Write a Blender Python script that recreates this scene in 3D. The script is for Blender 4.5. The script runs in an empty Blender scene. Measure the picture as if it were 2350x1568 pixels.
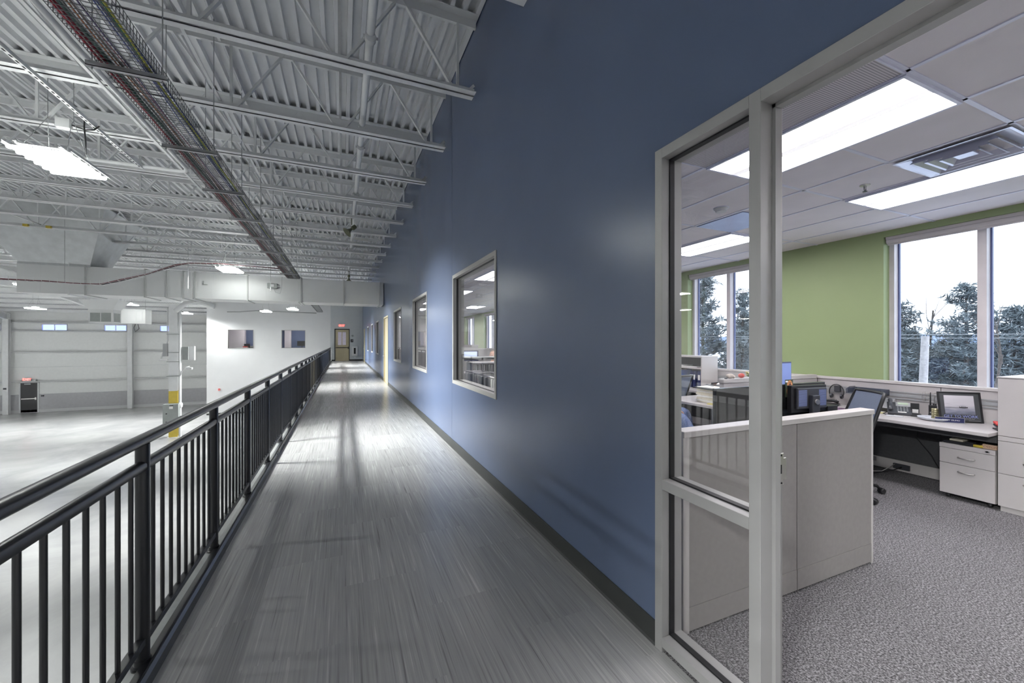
import bpy, bmesh, math, random
from mathutils import Vector, Matrix, Euler
PI = math.pi
random.seed(7)
C = bpy.context.scene.collection
SC = bpy.context.scene
SC.view_settings.view_transform = 'Standard'
SC.view_settings.look = 'None'
SC.view_settings.gamma = 1.0
SC.view_settings.use_curve_mapping = False
SC.view_settings.exposure = 1.08
# ------------------------------------------------------------ camera
CAMZ = 1.56
cam = bpy.data.cameras.new('camera'); camo = bpy.data.objects.new('camera', cam); C.objects.link(camo)
camo.location = (0, 0, CAMZ)
camo.rotation_euler = (PI/2, 0, -math.atan2(388, 911))
cam.sensor_width = 36; cam.lens = 36*911/2350; cam.clip_start = 0.05; cam.clip_end = 3000
SC.camera = camo
# ------------------------------------------------------------ world (overcast winter sky)
W = bpy.data.worlds.new('sky'); SC.world = W; W.use_nodes = True
wn = W.node_tree; wn.nodes.clear()
wo = wn.nodes.new('ShaderNodeOutputWorld'); wb = wn.nodes.new('ShaderNodeBackground')
tc = wn.nodes.new('ShaderNodeTexCoord'); mp = wn.nodes.new('ShaderNodeMapping'); mp.inputs['Scale'].default_value = (1, 1, 4)
nz = wn.nodes.new('ShaderNodeTexNoise'); nz.inputs['Scale'].default_value = 2.2; nz.inputs['Detail'].default_value = 4
cr = wn.nodes.new('ShaderNodeValToRGB')
cr.color_ramp.elements[0].position = .35; cr.color_ramp.elements[0].color = (.80, .88, 1.0, 1)
cr.color_ramp.elements[1].position = .65; cr.color_ramp.elements[1].color = (.94, .97, 1.0, 1)
wn.links.new(tc.outputs['Generated'], mp.inputs[0]); wn.links.new(mp.outputs[0], nz.inputs['Vector'])
wn.links.new(nz.outputs['Fac'], cr.inputs[0]); wn.links.new(cr.outputs[0], wb.inputs[0])
wb.inputs[1].default_value = 1.5
wn.links.new(wb.outputs[0], wo.inputs[0])
# lamp strengths
L_HIGHBAY = 18.0
W_HIGHBAY = 33.0
L_TROFFER = 9.5
SC.cycles.max_bounces = 7; SC.cycles.diffuse_bounces = 4; SC.cycles.glossy_bounces = 3
SC.cycles.transparent_max_bounces = 12; SC.cycles.transmission_bounces = 4
SC.cycles.sample_clamp_indirect = 6.0
SC.cycles.caustics_reflective = False; SC.cycles.caustics_refractive = False

# ------------------------------------------------------------ materials
MATS = {}
def nodes_of(m):
    m.use_nodes = True; nt = m.node_tree
    return nt, nt.nodes['Principled BSDF']
def mat(name, col, rough=.5, metal=0., var=.05, vs=6., spec=.5, bump=0., bs=60., coat=0., sub=0.):
    if name in MATS: return MATS[name]
    m = bpy.data.materials.new(name); nt, b = nodes_of(m)
    c = (*col, 1)
    b.inputs['Roughness'].default_value = rough; b.inputs['Metallic'].default_value = metal
    b.inputs['Specular IOR Level'].default_value = spec
    if coat: b.inputs['Coat Weight'].default_value = coat; b.inputs['Coat Roughness'].default_value = .12
    t = nt.nodes.new('ShaderNodeTexCoord')
    n = nt.nodes.new('ShaderNodeTexNoise'); n.inputs['Scale'].default_value = vs; n.inputs['Detail'].default_value = 3
    nt.links.new(t.outputs['Object'], n.inputs['Vector'])
    r = nt.nodes.new('ShaderNodeValToRGB')
    r.color_ramp.elements[0].position = .3; r.color_ramp.elements[1].position = .7
    r.color_ramp.elements[0].color = (*[x*(1-var) for x in col], 1)
    r.color_ramp.elements[1].color = (*[min(1, x*(1+var)) for x in col], 1)
    nt.links.new(n.outputs['Fac'], r.inputs[0]); nt.links.new(r.outputs[0], b.inputs['Base Color'])
    if bump:
        n2 = nt.nodes.new('ShaderNodeTexNoise'); n2.inputs['Scale'].default_value = bs
        nt.links.new(t.outputs['Object'], n2.inputs['Vector'])
        bp = nt.nodes.new('ShaderNodeBump'); bp.inputs['Strength'].default_value = bump; bp.inputs['Distance'].default_value = .01
        nt.links.new(n2.outputs['Fac'], bp.inputs['Height']); nt.links.new(bp.outputs[0], b.inputs['Normal'])
    MATS[name] = m; return m
def emis(name, col, s):
    m = bpy.data.materials.new(name); nt, b = nodes_of(m)
    b.inputs['Base Color'].default_value = (*col, 1); b.inputs['Emission Color'].default_value = (*col, 1)
    b.inputs['Emission Strength'].default_value = s; MATS[name] = m; return m
def glass(name, tint=(1, 1, 1), gain=1.0):
    m = bpy.data.materials.new(name); m.use_nodes = True; nt = m.node_tree; nt.nodes.clear()
    o = nt.nodes.new('ShaderNodeOutputMaterial'); mx = nt.nodes.new('ShaderNodeMixShader')
    tr = nt.nodes.new('ShaderNodeBsdfTransparent'); gl = nt.nodes.new('ShaderNodeBsdfGlossy')
    fr = nt.nodes.new('ShaderNodeFresnel'); fr.inputs[0].default_value = 1.5
    tr.inputs[0].default_value = (*tint, 1); gl.inputs['Roughness'].default_value = 0.0
    mu = nt.nodes.new('ShaderNodeMath'); mu.operation = 'MULTIPLY'; mu.inputs[1].default_value = gain; mu.use_clamp = True
    ge = nt.nodes.new('ShaderNodeNewGeometry'); io = nt.nodes.new('ShaderNodeMath'); io.operation = 'MULTIPLY_ADD'
    io.inputs[1].default_value = 1/1.5-1.5; io.inputs[2].default_value = 1.5
    nt.links.new(ge.outputs['Backfacing'], io.inputs[0]); nt.links.new(io.outputs[0], fr.inputs[0])
    nt.links.new(fr.outputs[0], mu.inputs[0]); nt.links.new(mu.outputs[0], mx.inputs[0])
    nt.links.new(tr.outputs[0], mx.inputs[1]); nt.links.new(gl.outputs[0], mx.inputs[2]); nt.links.new(mx.outputs[0], o.inputs[0])
    MATS[name] = m; return m
def G(v): # srgb 0-255 -> linear
    return tuple((x/255/12.92 if x/255 <= .04045 else ((x/255+.055)/1.055)**2.4) for x in v)

m_blue = mat('blue_wall_paint', (.098, .131, .217), rough=.27, var=.03, vs=1.3, bump=.03, bs=180)
m_steel = mat('white_painted_steel', (.72, .73, .735), rough=.5, var=.04, vs=4)
m_deck = mat('white_painted_deck', (.72, .73, .745), rough=.6, var=.05, vs=2.5)
m_duct = mat('painted_duct_metal', (.66, .67, .67), rough=.5, var=.03, vs=1.2)
m_flange_shade = mat('duct_flange_shaded', (.46, .47, .47), rough=.45)  # duct colour darkened to stand in for shadow at the flanges
m_galv = mat('galvanised_duct', (.50, .52, .53), rough=.4, metal=.4, var=.08, vs=5)
m_white = mat('white_wall_paint', (.68, .685, .69), rough=.55, var=.02, vs=1.5)
m_greywall = mat('grey_wall_paint', (.50, .53, .545), rough=.5, var=.02)
m_green = mat('green_wall_paint', (.31, .385, .19), rough=.55, var=.03, vs=1.5)
m_officewhite = mat('office_white_paint', (.66, .63, .64), rough=.6, var=.02)
m_black = mat('black_powder_coat', (.014, .015, .018), rough=.33, var=.15, spec=.6)
m_rubber = mat('dark_rubber_base', (.035, .037, .036), rough=.42, var=.1)
m_rubber2 = mat('grey_rubber_cove', (.10, .105, .11), rough=.25, var=.1)
m_alu = mat('clear_anodised_aluminium', (.40, .395, .39), rough=.42, metal=.35, var=.05, vs=3, spec=.5)
m_frame = mat('beige_grey_frame_paint', (.36, .355, .34), rough=.45, var=.04, vs=3)
m_gasket = mat('black_gasket', (.010, .010, .012), rough=.5)
m_strip = mat('deck_edge_steel', (.30, .31, .31), rough=.4, metal=.5, var=.12, vs=9)
m_yellow = mat('yellow_safety_paint', (.62, .47, .07), rough=.5, var=.06)
m_beige = mat('beige_door_paint', (.42, .37, .245), rough=.4, var=.05, vs=2)
m_doorblk = mat('charcoal_door_paint', (.020, .020, .022), rough=.4)
m_greybox = mat('grey_enclosure', (.28, .30, .29), rough=.45)
m_cream = mat('cream_laminate', (.47, .445, .44), rough=.42, var=.02)
m_panel = mat('panel_fabric_warm_grey', (.30, .28, .272), rough=.75, var=.04, vs=30, bump=.15, bs=500)
m_paneltrim = mat('panel_trim', (.56, .53, .52), rough=.4, var=.02)
m_lowpanel = mat('charcoal_panel_fabric', (.085, .085, .09), rough=.8, var=.08, vs=40)
m_chrome = mat('brushed_chrome', (.62, .60, .58), rough=.3, metal=1., var=.05)
m_plastic = mat('black_plastic', (.018, .018, .02), rough=.38, var=.1)
m_plastic2 = mat('charcoal_plastic', (.05, .052, .06), rough=.35, var=.1)
m_silver = mat('silver_plastic', (.42, .43, .44), rough=.35, metal=.3)
m_paper = mat('white_paper', (.80, .79, .77), rough=.8, var=.03)
m_manila = mat('manila_paper', (.66, .61, .50), rough=.8, var=.06, vs=40)
m_red = mat('red_plastic', (.62, .05, .04), rough=.4)
m_navy = mat('navy_plastic', (.022, .03, .11), rough=.4)
m_bluepl = mat('blue_plastic', (.10, .20, .62), rough=.4)
m_mesh = mat('blue_grey_mesh', (.16, .19, .26), rough=.7, var=.1, vs=200)
m_denim = mat('blue_denim', (.16, .22, .40), rough=.85, var=.22, vs=60, bump=.3, bs=300)
m_skin = mat('skin', (.60, .36, .27), rough=.5, var=.05, vs=20)
m_hair = mat('grey_brown_hair', (.13, .10, .08), rough=.7, var=.3, vs=80)
m_shirt = mat('dark_shirt', (.06, .07, .10), rough=.85, var=.1)
m_zinc = mat('zinc_strut', (.40, .41, .42), rough=.4, metal=.6, var=.1)
m_olive = mat('olive_horn_paint', (.13, .14, .09), rough=.5, var=.1)
m_snow = mat('snow', (.80, .84, .92), rough=.8, var=.06, vs=.15, bump=.3, bs=.8)
m_bark = mat('bark', (.10, .085, .075), rough=.9, var=.3, vs=14)
m_pine = mat('hazed_pine_needles', (.155, .185, .195), rough=.8, var=.55, vs=3)  # blue-grey tint puts atmospheric haze into the needle colour
m_pine2 = mat('spruce_needles', (.09, .13, .135), rough=.8, var=.4, vs=3)
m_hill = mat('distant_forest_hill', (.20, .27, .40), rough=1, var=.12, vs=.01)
m_pole = mat('weathered_pole_wood', (.42, .40, .40), rough=.8, var=.15, vs=12)
m_dark = mat('dark_void', (.012, .012, .013), rough=.8)
m_glass = glass('clear_glass')
m_glass2 = glass('window_glass_cool', (.93, .96, 1.0))
m_lens = emis('troffer_lens', (1.0, .97, 1.0), L_TROFFER)
m_tube = emis('high_bay_tube', (.97, 1.0, .96), L_HIGHBAY)
m_screen = emis('blue_screen', (.14, .19, .42), .32)
m_screenw = emis('white_screen', (.62, .72, 1.0), .45)
m_exit = emis('exit_red', (1.0, .10, .08), 2.2)
m_lcd = emis('lcd_green', (.30, .36, .28), .35)

def floor_tile():
    m = bpy.data.materials.new('streaked_vinyl_tile'); nt, b = nodes_of(m); N = nt.nodes; Lk = nt.links
    t = N.new('ShaderNodeTexCoord'); sp = N.new('ShaderNodeSeparateXYZ'); Lk.new(t.outputs['Object'], sp.inputs[0])
    def mth(op, a, bv=None):
        n = N.new('ShaderNodeMath'); n.operation = op
        if isinstance(a, (int, float)): n.inputs[0].default_value = a
        else: Lk.new(a, n.inputs[0])
        if bv is not None:
            if isinstance(bv, (int, float)): n.inputs[1].default_value = bv
            else: Lk.new(bv, n.inputs[1])
        return n.outputs[0]
    cx = mth('FLOOR', mth('DIVIDE', sp.outputs[0], .457))
    off = mth('MULTIPLY', mth('FRACT', mth('MULTIPLY', cx, .437)), .9)
    cy = mth('FLOOR', mth('DIVIDE', mth('ADD', sp.outputs[1], off), .914))
    idv = mth('ADD', mth('MULTIPLY', cx, 13.37), mth('MULTIPLY', cy, 7.77))
    def streak(sx, sy, w):
        cmb = N.new('ShaderNodeCombineXYZ')
        Lk.new(mth('MULTIPLY', sp.outputs[0], sx), cmb.inputs[0]); Lk.new(mth('MULTIPLY', sp.outputs[1], sy), cmb.inputs[1])
        n = N.new('ShaderNodeTexNoise'); n.noise_dimensions = '4D'; n.inputs['Scale'].default_value = 1; n.inputs['Detail'].default_value = 3; n.inputs['Roughness'].default_value = .6
        Lk.new(cmb.outputs[0], n.inputs['Vector']); Lk.new(mth('MULTIPLY', idv, w), n.inputs['W']); return n.outputs['Fac']
    a = streak(75, 1.3, 1.0); c2 = streak(190, 2.4, .7)
    f = mth('ADD', mth('MULTIPLY', a, .62), mth('MULTIPLY', c2, .38))
    r = N.new('ShaderNodeValToRGB'); e = r.color_ramp.elements
    e[0].position = .30; e[0].color = (.17, .166, .163, 1); e[1].position = .68; e[1].color = (.66, .65, .64, 1)
    x = r.color_ramp.elements.new(.43); x.color = (.37, .367, .367, 1)
    x = r.color_ramp.elements.new(.56); x.color = (.43, .425, .42, 1)
    Lk.new(f, r.inputs[0])
    wn_ = N.new('ShaderNodeTexWhiteNoise'); wn_.noise_dimensions = '1D'; Lk.new(idv, wn_.inputs['W'])
    hs = N.new('ShaderNodeHueSaturation'); Lk.new(r.outputs[0], hs.inputs['Color'])
    Lk.new(mth('ADD', mth('MULTIPLY', wn_.outputs[0], .14), .93), hs.inputs['Value'])
    Lk.new(hs.outputs[0], b.inputs['Base Color'])
    Lk.new(mth('ADD', mth('MULTIPLY', f, .16), .16), b.inputs['Roughness'])
    b.inputs['Specular IOR Level'].default_value = .62
    bp = N.new('ShaderNodeBump'); bp.inputs['Strength'].default_value = .06; bp.inputs['Distance'].default_value = .004
    Lk.new(f, bp.inputs['Height']); Lk.new(bp.outputs[0], b.inputs['Normal'])
    return m
m_tile = floor_tile()
def concrete():
    m = bpy.data.materials.new('polished_concrete'); nt, b = nodes_of(m); N = nt.nodes; Lk = nt.links
    t = N.new('ShaderNodeTexCoord')
    n1 = N.new('ShaderNodeTexNoise'); n1.inputs['Scale'].default_value = .35; n1.inputs['Detail'].default_value = 8; n1.inputs['Roughness'].default_value = .62
    n1.inputs['Distortion'].default_value = .6
    Lk.new(t.outputs['Object'], n1.inputs['Vector'])
    r = N.new('ShaderNodeValToRGB'); r.color_ramp.elements[0].position = .32; r.color_ramp.elements[0].color = (.29, .29, .30, 1)
    r.color_ramp.elements[1].position = .7; r.color_ramp.elements[1].color = (.44, .44, .435, 1)
    Lk.new(n1.outputs['Fac'], r.inputs[0]); Lk.new(r.outputs[0], b.inputs['Base Color'])
    b.inputs['Roughness'].default_value = .24; b.inputs['Specular IOR Level'].default_value = .6
    return m
m_conc = concrete()
def carpet():
    m = bpy.data.materials.new('grey_loop_carpet'); nt, b = nodes_of(m); N = nt.nodes; Lk = nt.links
    t = N.new('ShaderNodeTexCoord')
    n1 = N.new('ShaderNodeTexNoise'); n1.inputs['Scale'].default_value = 110; n1.inputs['Detail'].default_value = 2; n1.inputs['Roughness'].default_value = .7
    n2 = N.new('ShaderNodeTexNoise'); n2.inputs['Scale'].default_value = 2.2; n2.inputs['Detail'].default_value = 2
    Lk.new(t.outputs['Object'], n1.inputs['Vector']); Lk.new(t.outputs['Object'], n2.inputs['Vector'])
    r = N.new('ShaderNodeValToRGB'); e = r.color_ramp.elements
    e[0].position = .36; e[0].color = (.055, .053, .055, 1); e[1].position = .66; e[1].color = (.34, .33, .34, 1)
    x = e.new(.5); x.color = (.15, .145, .15, 1)
    Lk.new(n1.outputs['Fac'], r.inputs[0]); Lk.new(r.outputs[0], b.inputs['Base Color'])
    b.inputs['Roughness'].default_value = .95; b.inputs['Specular IOR Level'].default_value = .15
    bp = N.new('ShaderNodeBump'); bp.inputs['Strength'].default_value = .6; bp.inputs['Distance'].default_value = .006
    Lk.new(n1.outputs['Fac'], bp.inputs['Height']); Lk.new(bp.outputs[0], b.inputs['Normal'])
    return m
m_carpet = carpet()
def striped(name, c1, c2, axis, pitch, duty=.5, rough=.6):
    m = bpy.data.materials.new(name); nt, b = nodes_of(m); N = nt.nodes; Lk = nt.links
    t = N.new('ShaderNodeTexCoord'); sp = N.new('ShaderNodeSeparateXYZ'); Lk.new(t.outputs['Object'], sp.inputs[0])
    d = N.new('ShaderNodeMath'); d.operation = 'DIVIDE'; d.inputs[1].default_value = pitch; Lk.new(sp.outputs[axis], d.inputs[0])
    f = N.new('ShaderNodeMath'); f.operation = 'FRACT'; Lk.new(d.outputs[0], f.inputs[0])
    g = N.new('ShaderNodeMath'); g.operation = 'GREATER_THAN'; g.inputs[1].default_value = duty; Lk.new(f.outputs[0], g.inputs[0])
    mx = N.new('ShaderNodeMixRGB'); mx.inputs[1].default_value = (*c1, 1); mx.inputs[2].default_value = (*c2, 1)
    Lk.new(g.outputs[0], mx.inputs[0]); Lk.new(mx.outputs[0], b.inputs['Base Color']); b.inputs['Roughness'].default_value = rough
    MATS[name] = m; return m
m_ceil = mat('acoustic_ceiling_tile', (.80, .75, .78), rough=.85, var=.03, vs=3, bump=.1, bs=300)
m_tbar = mat('ceiling_t_bar', (.76, .76, .88), rough=.35)
m_perf = striped('perforated_return_grille', (.66, .61, .64), (.34, .32, .34), 1, .012, .55)
m_vent = striped('louvred_monitor_back', (.19, .23, .42), (.05, .06, .10), 2, .012, .6, .4)

# ------------------------------------------------------------ mesh helper
class MB:
    def __init__(s): s.v = []; s.f = []; s.m = []
    def add(s, vs, fs, mi=0):
        n = len(s.v); s.v += [tuple(v) for v in vs]; s.f += [tuple(i+n for i in f) for f in fs]; s.m += [mi]*len(fs); return s
    def box(s, x0, y0, z0, x1, y1, z1, mi=0):
        x0, x1 = sorted((x0, x1)); y0, y1 = sorted((y0, y1)); z0, z1 = sorted((z0, z1))
        v = [(x0, y0, z0), (x1, y0, z0), (x1, y1, z0), (x0, y1, z0), (x0, y0, z1), (x1, y0, z1), (x1, y1, z1), (x0, y1, z1)]
        return s.add(v, [(0, 3, 2, 1), (4, 5, 6, 7), (0, 1, 5, 4), (1, 2, 6, 5), (2, 3, 7, 6), (3, 0, 4, 7)], mi)
    def obox(s, c, size, rot=(0, 0, 0), mi=0):
        R = Euler(rot).to_matrix(); c = Vector(c); h = [a/2 for a in size]
        v = [c + R @ Vector((sx*h[0], sy*h[1], sz*h[2])) for sz in (-1, 1) for sx, sy in ((-1, -1), (1, -1), (1, 1), (-1, 1))]
        return s.add(v, [(0, 3, 2, 1), (4, 5, 6, 7), (0, 1, 5, 4), (1, 2, 6, 5), (2, 3, 7, 6), (3, 0, 4, 7)], mi)
    def bar(s, p0, p1, w, h, up=(0, 0, 1), mi=0):
        p0 = Vector(p0); p1 = Vector(p1); d = (p1-p0).normalized(); u = Vector(up)
        a = d.cross(u)
        if a.length < 1e-4: a = d.cross(Vector((1, 0, 0)))
        a.normalize(); b = a.cross(d).normalized()
        v = [p + a*sx*w/2 + b*sy*h/2 for p in (p0, p1) for sx, sy in ((-1, -1), (1, -1), (1, 1), (-1, 1))]
        return s.add(v, [(0, 3, 2, 1), (4, 5, 6, 7), (0, 1, 5, 4), (1, 2, 6, 5), (2, 3, 7, 6), (3, 0, 4, 7)], mi)
    def tube(s, pts, r, n=8, cap=True, mi=0):
        pts = [Vector(p) for p in pts]; rs = r if isinstance(r, (list, tuple)) else [r]*len(pts)
        vs = []; fs = []; prev = None
        for i, p in enumerate(pts):
            d = (pts[min(i+1, len(pts)-1)] - pts[max(i-1, 0)]).normalized()
            if prev is None:
                a = d.cross(Vector((0, 0, 1)))
                if a.length < 1e-3: a = d.cross(Vector((1, 0, 0)))
            else:
                a = prev - d*prev.dot(d)
            a.normalize(); prev = a; b = d.cross(a)
            for k in range(n):
                t = 2*PI*k/n + PI/n; vs.append(p + (a*math.cos(t) + b*math.sin(t))*rs[i])
        for i in range(len(pts)-1):
            for k in range(n):
                k2 = (k+1) % n; fs.append((i*n+k, i*n+k2, (i+1)*n+k2, (i+1)*n+k))
        if cap:
            fs.append(tuple(range(n-1, -1, -1))); fs.append(tuple((len(pts)-1)*n+k for k in range(n)))
        return s.add(vs, fs, mi)
    def lathe(s, prof, c=(0, 0, 0), n=20, axis='z', mi=0):
        c = Vector(c); vs = []; fs = []
        for r, z in prof:
            for k in range(n):
                t = 2*PI*k/n; x, y = r*math.cos(t), r*math.sin(t)
                q = (x, y, z) if axis == 'z' else ((z, x, y) if axis == 'x' else (y, z, x))
                vs.append(c + Vector(q))
        for i in range(len(prof)-1):
            for k in range(n):
                k2 = (k+1) % n; fs.append((i*n+k, i*n+k2, (i+1)*n+k2, (i+1)*n+k))
        fs.append(tuple(range(n-1, -1, -1))); fs.append(tuple((len(prof)-1)*n+k for k in range(n)))
        return s.add(vs, fs, mi)
    def ball(s, c, r, n=12, m=8, sc=(1, 1, 1), mi=0):
        prof = [(max(1e-4, math.sin(PI*i/m))*1.0, -math.cos(PI*i/m)) for i in range(m+1)]
        q = MB().lathe(prof, n=n); c = Vector(c)
        return s.add([c + Vector((v[0]*r*sc[0], v[1]*r*sc[1], v[2]*r*sc[2])) for v in q.v], q.f, mi)
    def prism(s, poly, lo, hi, axis='x', mi=0):   # poly in the two other axes
        n = len(poly)
        def P(a, t):
            return {'x': (t, a[0], a[1]), 'y': (a[0], t, a[1]), 'z': (a[0], a[1], t)}[axis]
        vs = [P(a, lo) for a in poly] + [P(a, hi) for a in poly]
        fs = [tuple(range(n-1, -1, -1)), tuple(range(n, 2*n))] + [(i, (i+1) % n, n+(i+1) % n, n+i) for i in range(n)]
        return s.add(vs, fs, mi)
    def build(s, name, m, parent=None, smooth=False, bevel=0, kind=None):
        me = bpy.data.meshes.new(name); me.from_pydata(s.v, [], s.f)
        ms = m if isinstance(m, (list, tuple)) else [m]
        for x in ms: me.materials.append(x)
        if len(ms) > 1: me.polygons.foreach_set('material_index', s.m)
        bm = bmesh.new(); bm.from_mesh(me); bmesh.ops.recalc_face_normals(bm, faces=bm.faces); bm.to_mesh(me); bm.free()
        if smooth: me.shade_smooth(); 
        me.update()
        o = bpy.data.objects.new(name, me); C.objects.link(o)
        if parent is not None: o.parent = parent
        if bevel:
            b = o.modifiers.new('bevel', 'BEVEL'); b.width = bevel; b.segments = 2; b.limit_method = 'ANGLE'; b.angle_limit = .6
            b.harden_normals = False
        if kind: o['kind'] = kind
        return o
def autosmooth(o, ang=.7):
    me = o.data
    me.shade_smooth()
    bm = bmesh.new(); bm.from_mesh(me)
    for e in bm.edges:
        if len(e.link_faces) == 2 and e.calc_face_angle(0) > ang: e.smooth = False
    bm.to_mesh(me); bm.free(); return o
def B(*a, **k): return MB().box(*a, **k)
def tag(o, label, cat, group=None, kind=None):
    o['label'] = label; o['category'] = cat
    if group: o['group'] = group
    if kind: o['kind'] = kind
    return o
def thing(name, label, cat, loc=(0, 0, 0), rz=0, group=None):
    o = bpy.data.objects.new(name, None); o.empty_display_size = .1; C.objects.link(o)
    o.location = loc; o.rotation_euler = (0, 0, rz)
    return tag(o, label, cat, group)
def struct(name, mb, m, label=None, parent=None, **k):
    o = mb.build(name, m, parent, **k); o['kind'] = 'structure'
    if label: o['label'] = label
    return o
def dup(root, loc=None, rz=None, label=None, group=None):
    r = root.copy(); C.objects.link(r)
    if loc is not None: r.location = loc
    if rz is not None: r.rotation_euler = (0, 0, rz)
    if label: r['label'] = label
    if group: r['group'] = group
    for ch in list(root.children):
        c = ch.copy(); C.objects.link(c); c.parent = r
        for g in ch.children:
            d = g.copy(); C.objects.link(d); d.parent = c
    return r
def text(body, size, m, parent, loc, rot, ext=.001, name='lettering', sx=1.):
    cu = bpy.data.curves.new(name, 'FONT'); cu.body = body; cu.size = size; cu.extrude = ext; cu.align_x = 'CENTER'; cu.align_y = 'CENTER'
    cu.materials.append(m); o = bpy.data.objects.new(name, cu); C.objects.link(o)
    o.location = loc; o.rotation_euler = rot; o.scale = (sx, 1, 1)
    me = bpy.data.meshes.new_from_object(o.evaluated_get(bpy.context.evaluated_depsgraph_get()))
    me.name = name; n = bpy.data.objects.new(name, me); C.objects.link(n)
    n.location = o.location; n.rotation_euler = o.rotation_euler; n.scale = o.scale
    bpy.data.objects.remove(o); n.name = name
    if parent is not None: n.parent = parent
    return n
ORD = ['first', 'second', 'third', 'fourth', 'fifth', 'sixth', 'seventh', 'eighth', 'ninth', 'tenth', 'eleventh', 'twelfth', 'thirteenth',
       'fourteenth', 'fifteenth', 'sixteenth', 'seventeenth', 'eighteenth', 'nineteenth', 'twentieth', 'twenty-first', 'twenty-second', 'twenty-third', 'twenty-fourth']
# ------------------------------------------------------------ key dimensions
XW, XW2 = 1.481, 1.62         # corridor wall faces
YE = 34.6                     # end wall
ZL = -3.71                    # warehouse floor
XG = 6.25                     # green wall inner face
ZC = 2.945                    # office ceiling
YF = 41.0                     # far warehouse wall
XL = -27.0
def deckz(y): return 5.37 + .018*(y-3.9) if y < 25 else 5.37+.018*21.1 - .122*(y-25)
# ============================================================ STRUCTURE
struct('floor', B(-.885, -4.5, -.12, XW, YE, 0), m_tile, 'grey streaked vinyl tile corridor floor on the mezzanine')
struct('floor', B(XL, -5, ZL-.2, 8, YF, ZL), m_conc, 'polished grey concrete warehouse floor below')
struct('floor', B(XW, -4.5, -.12, XG+.4, 34.6, -.001), m_carpet, 'grey flecked carpet of the office')
# slab edge, curb and rubber cove
struct('trim_1', B(-.985, -4.5, -.34, -.885, YE, .0), m_strip, 'grey steel deck edge strip under the railing')
struct('trim_2', B(-.885, -4.5, 0, -.846, YE, .022).box(-.852, -4.5, 0, -.846, YE, .03), m_black, 'black steel angle along the deck edge')
struct('trim_3', MB().prism([(-.846, 0), (-.846, .026), (-.838, .026), (-.826, .010), (-.802, 0)], -4.5, YE, 'y'), m_rubber2, 'grey rubber cove along the railing side')
struct('floor', B(-.9, -4.5, -.5, XW, YE, -.12), m_greywall, 'underside of the mezzanine deck')
# blue wall with openings (y0,y1,z0,z1)
OPEN = [(-3.2, 1.583, 0, 2.53), (3.885, 5.68, .953, 2.52), (7.62, 9.30, .953, 2.52), (11.26, 13.0, .953, 2.52), (14.72, 16.33, 0, 2.5),
        (18.8, 20.34, .953, 2.52), (22.47, 23.89, .953, 2.52), (26.38, 27.83, .953, 2.52), (30.9, 32.4, 0, 2.5)]
w = MB(); y = -4.6
for (a, b, z0, z1) in OPEN:
    w.box(XW, y, 0, XW2, a, 6.0)
    if z0 > 0: w.box(XW, a, 0, XW2, b, z0)
    w.box(XW, a, z1, XW2, b, 6.0); y = b
w.box(XW, y, 0, XW2, YE+.1, 6.0)
struct('wall_right', w, m_blue, 'long tall blue wall of the corridor')
g = MB()
for yy in (5.745, 17.3, 29.0): g.box(XW-.001, yy, .12, XW, yy+.004, 5.6)
struct('trim_4', g, mat('blue_wall_joint', (.05, .085, .17), rough=.5), 'thin vertical joints of the blue wall')
# baseboard (blue wall)
bb = MB(); y = -4.5
for a, b in ((-3.2, 1.583), (14.72, 16.33), (30.9, 32.4)):
    if y < a: bb.prism([(XW, 0), (XW-.012, 0), (XW-.006, .012), (XW-.006, .125), (XW, .125)], y, a-.002, 'y')
    y = b+.002
bb.prism([(XW, 0), (XW-.012, 0), (XW-.006, .012), (XW-.006, .125), (XW, .125)], y, YE, 'y')
struct('baseboard_right', bb, m_rubber, 'dark rubber base along the blue wall')
# end / partition wall
w = MB()
we = [(-7.70, -6.10, 1.05, 2.43), (-4.30, -2.68, 1.05, 2.43)]
X0 = -8.95
w.box(X0, YE, ZL, -.62, YE+.14, 1.05); w.box(X0, YE, 2.43, -.62, YE+.14, 4.75)
x = X0
for a, b, *_ in we: w.box(x, YE, 1.05, a, YE+.14, 2.43); x = b
w.box(x, YE, 1.05, -.93, YE+.14, 2.43)
w.box(X0, YE+.14, ZL, X0+.14, YF, 4.75)
struct('wall_end', w, m_white, 'white partition wall with two interior windows')
struct('wall_end', B(-.93, YE, 1.05, -.62, YE+.14, 2.43).box(-.90, YE-.03, -.3, -.62, YE, 5.6).box(-.62, YE-.03, 0, -.55, YE+.14, 2.52).box(-.62, YE-.03, 2.52, .5, YE+.14, 5.6).box(.5, YE-.03, 0, XW+.15, YE+.14, 5.6), m_greywall, 'grey end wall of the corridor')
struct('wall_end', B(X0, YE, 4.75, -.62, YE+.14, 5.9), m_white, 'upper part of the partition wall')
struct('baseboard_end', B(-.84, YE-.04, 0, -.62, YE-.03, .12).box(.49, YE-.04, 0, XW-.01, YE-.03, .12), m_rubber, 'black rubber base at the corridor end')
struct('trim_5', B(X0, YE-.012, ZL, -1.0, YE, ZL+.12), m_rubber, 'dark base of the partition on the warehouse floor')
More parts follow.
